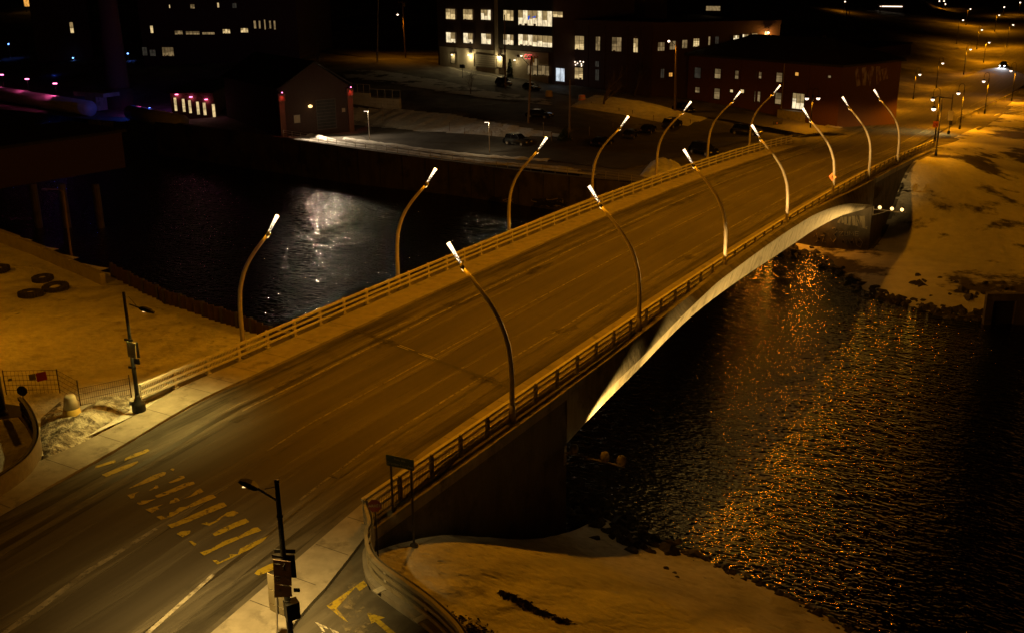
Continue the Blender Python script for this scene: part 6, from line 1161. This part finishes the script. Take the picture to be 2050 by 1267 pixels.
# ---- cars
def car(name,label,p,rz,kind,paint,lights=False,L=4.5,group='cars parked around the car park'):
    r=thing(name,label,'car',tuple(p),rz,group); W_=1.8; suv=kind=='suv'; H1=.95 if not suv else 1.1; H2=1.45 if not suv else 1.75
    b=MB(); hw=W_/2; prof=[(-L/2,.35),(-L/2+.02,.75),(-L/2+.25,H1-.05),(-L/2+.7,H1),(L/2-1.2,H1),(L/2-.25,H1-.15),(L/2-.02,.65),(L/2,.35),(L/2-.3,.22),(-L/2+.3,.22)]
    rows=[]
    for y,k,zs in ((-hw*.88,.97,.0),(-hw,1,.0),(-hw*.98,1,.02),(hw*.98,1,.02),(hw,1,0),(hw*.88,.97,0)): rows.append([(x*k,y,z+zs) for x,z in prof])
    b.loft(rows,close=True); n=len(prof); b.f+=[tuple(range(n)),tuple(len(b.v)-n+i for i in range(n))[::-1]]; b.m+=[0,0]; b.build('body',paint,r,True)
    r0,r1=(-L/2+.35,L/2-1.25); t0,t1=(-L/2+(.55 if suv else 1.0),L/2-(1.9 if suv else 2.0)); c=MB()
    q=[(r0,-hw*.93,H1-.03),(r1,-hw*.93,H1-.03),(r1,hw*.93,H1-.03),(r0,hw*.93,H1-.03),(t0,-hw*.72,H2-.06),(t1,-hw*.72,H2-.06),(t1,hw*.72,H2-.06),(t0,hw*.72,H2-.06)]
    c.add(q,[(0,1,5,4),(1,2,6,5),(2,3,7,6),(3,0,4,7)]); c.build('windows',M['glassdark'],r)
    c=MB(); q=[(t0-.03,-hw*.74,H2-.07),(t1+.03,-hw*.74,H2-.07),(t1+.03,hw*.74,H2-.07),(t0-.03,hw*.74,H2-.07),(t0+.2,-hw*.6,H2),(t1-.15,-hw*.6,H2),(t1-.15,hw*.6,H2),(t0+.2,hw*.6,H2)]; c.add(q,[(0,1,5,4),(1,2,6,5),(2,3,7,6),(3,0,4,7),(4,5,6,7),(3,2,1,0)])
    for s in(-1,1):
        for (x0,z0),(x1,z1) in (((r0,H1),(t0,H2-.07)),((r1,H1),(t1,H2-.07)),(((t0+t1)/2,H1),((t0+t1)/2,H2-.07))): c.bar((x0,s*hw*.935,z0),(x1,s*hw*.73,z1),.06,.05)
    c.build('roof_frame',paint,r)
    for x in (-L/2+.85,L/2-.9):
        for s in (-1,1):
            q=MB(); q.tube([(x,s*(hw-.2),.33),(x,s*(hw+.01),.33)],.33,16); w_=q.build('wheel',M['rubber'],r); q=MB(); q.tube([(x,s*(hw-.01),.33),(x,s*(hw+.03),.33)],.19,10); q.build('rim',M['galv'],w_)
    for s in (-1,1):
        q=MB(); q.box((L/2-.06,s*.62,.68),(.12,.34,.16)); q.build('headlight',M['headl'] if lights else M['signwhite'],r); q=MB(); q.box((-L/2+.03,s*.68,.78),(.1,.26,.22)); q.build('taillight',M['taill'],r)
        q=MB(); q.box((r1-.1,s*(hw+.1),H1+.05),(.16,.2,.14)); q.build('mirror',paint,r)
        if lights: light('SPOT','beam',(L/2+.2,s*.62,.7),2200,(.85,.9,1),r,.06,60,.6,aim=(L/2+14,s*.4,.0))
    return r
def ang(x0,y0,x1,y1,z=-4.): a=at(x0,y0,z); b_=at(x1,y1,z); return math.atan2((b_-a).y,(b_-a).x)
car('parked_car','dark hatchback parked alone at the foot of the snow slope',ft_(1036,291),ang(1000,285,1080,294),'suv',M['carblue'])
car('parked_car','dark saloon leftmost in the row behind the curved lamps',ft_(1205,293),ang(1170,300,1250,275),'sedan',M['carblack'])
car('parked_car','dark saloon second in the row behind the curved lamps',ft_(1262,277),ang(1250,290,1290,262),'sedan',M['cargrey'])
car('parked_car','dark car third in the row behind the curved lamps',ft_(1297,267),ang(1280,280,1320,255),'sedan',M['carblack'])
car('parked_car','dark tall car rightmost in the row, by the snow island tip',ft_(1345,256),ang(1320,265,1370,250),'suv',M['carblue'])
car('parked_car','large dark car close behind the left bridge railing',ft_(1408,310),ang(1370,300,1450,318),'suv',M['carblack'],L=4.9)
car('parked_car','dark van-like car beside the railing end lamp',ft_(1494,271),ang(1450,266,1530,274),'suv',M['cargrey'],L=5.0)
car('parked_car','dark car parked at the foot of the thick utility pole',ft_(1368,226),ang(1330,220,1400,232),'suv',M['carblack'])
car('parked_car','dark car half hidden in the upper car park',ft_(1080,237,-2),ang(1040,235,1120,240),'sedan',M['carblack'])
car('parked_car','car with glinting roof parked before the office entrance',ft_(1008,173,-.8),ang(985,165,1040,178),'suv',M['cargrey'])
car('parked_car','dark car on the side street right of the glinting one',ft_(1064,181,-1.2),ang(1040,176,1100,188),'sedan',M['carblack'])
car('parked_car','dark covered car in the alley beside the brick wing',ft_(1333,188,-2.8),ang(1310,186,1360,190),'suv',M['carred'])
p=foot(2008,136,Gfar,-8.); car('moving_car','oncoming car with bright bluish headlights on the far road','' or p,ang(2040,118,1960,160,-8),'suv',M['carblue'],True,group=None)
# distant glow strip (shop/gas station lights) and far signs
for x,y,w_,l,m in [(1782,21,6,'thin glowing light strip on a far building beyond the trees','globe'),(1425,29,3,'small lit flat-roofed building far above the brick wing','winC')]:
    p=foot(x,y+4,Gfar,0.); r=thing('far_building',l,'building',tuple(p)); b=MB(); b.box((0,6,1.8),(w_*2.2,10,3.6)); b.build('wall',M['brickdark'],r); b=MB(); b.box((0,.9,2.4),(w_*1.6,.1,.35 if m=='globe' else 1.4)); b.build('light_strip',M[m],r)
sx0=foot(58,28,Gfar,4.); r=thing('roadside_sign','glowing orange pylon sign at the upper left edge','sign',tuple(sx0)); h=upY(sx0,-6); b=MB(); b.box((0,0,h*.7),(3.2,.5,h*.55)); b.build('sign_face',M['winO'],r); b=MB(); b.tube([(-1,0,-1),(-1,0,h)],.15,6); b.tube([(1,0,-1),(1,0,h)],.15,6); b.build('legs',M['dark'],r)
# assumed sodium street lamps, unseen outside the frame, to light the snowfield and banks
def sodium(label,p,h,pw_,col=SOD,group='assumed sodium lamps outside the view'):
    r=thing('assumed_sodium_lamp',label,'street lamp',tuple(p),0,group); b=MB(); b.tube([(0,0,0),(0,0,h-.5),(.3,0,h),(1.6,0,h+.1)],[.12,.09,.07,.05],8); b.build('pole',M['galv'],r); b=MB(); b.box((1.8,0,h+.05),(.7,.3,.14)); b.build('luminaire',M['dark'],r); b=MB(); b.box((1.8,0,h-.03),(.5,.22,.02)); b.build('lens',M['globe'],r); light('SPOT','lamp_beam',(1.8,0,h-.15),pw_,col,r,.15,165,.4,aim=(1.8,0,0))
sodium('assumed tall sodium lamp beyond the left edge over the snowfield',at(-90,690,-.6),9,P_SN); sodium('assumed sodium lamp on the riverside yard left of view',at(-330,560,-1),11,P_SN*1.2)
sodium('assumed sodium lamp behind the viewpoint lighting the near riverbank',(14.5,-46,0),12,P_NB)
for i,(x,l) in enumerate(((7.0,'assumed sodium wall lamp under the arch on the far abutment, farther in'),(13.0,'assumed sodium wall lamp under the arch on the far abutment, nearer the open side'))):
    r=thing('assumed_abutment_lamp',l,'lamp',(x,79.9,-5.2),0,'assumed wall lamps on the far abutment under the arch'); b=MB(); b.box((0,-.1,.1),(.5,.3,.2)); b.build('housing',M['dark'],r); b=MB(); b.box((0,-.12,-.03),(.4,.24,.06)); b.build('lens',M['globe'],r); light('SPOT','lamp_beam',(0,-.4,-.2),600,(1,.3,.01),r,.25,165,.4,aim=(0,-2.2,-4))  # assumed lamps, hidden from view, added for orange reflections and lit snow
sodium('assumed sodium lamp on the far riverbank path beyond the right edge',(75,88,-8.6),10,P_FB); sodium('added sodium lamp beyond the right edge, brightening the far riverbank',(66,118,-8),12,P_FB*.9)  # first lamp assumed, second added, both unseen, to brighten the far bank

hw0=at(1968,640,-9.6); hd=thing('outfall_headwall','pale concrete culvert headwall by the far waterline at the right edge','wall',tuple(hw0)); e=at(2050,640,-9.6)-hw0; th=math.atan2(e.y,e.x); L_=e.length; b=MB()
for a_,b_,z0,z1 in ((0,.18,-.6,2.6),(.18,.72,1.9,2.6),(.72,1,-.6,2.6)): b.box(e*((a_+b_)/2)+Vector((0,0,(z0+z1)/2)),(L_*(b_-a_),.5,z1-z0),rz=th)
b.build('headwall',M['darkconcrete'],hd); b=MB(); b.box(e*.45+Vector((0,0,.6))+Vector((-math.sin(th),math.cos(th),0))*.2,(L_*.54,.1,2.6),rz=th); b.build('culvert_grate',M['dark'],hd)
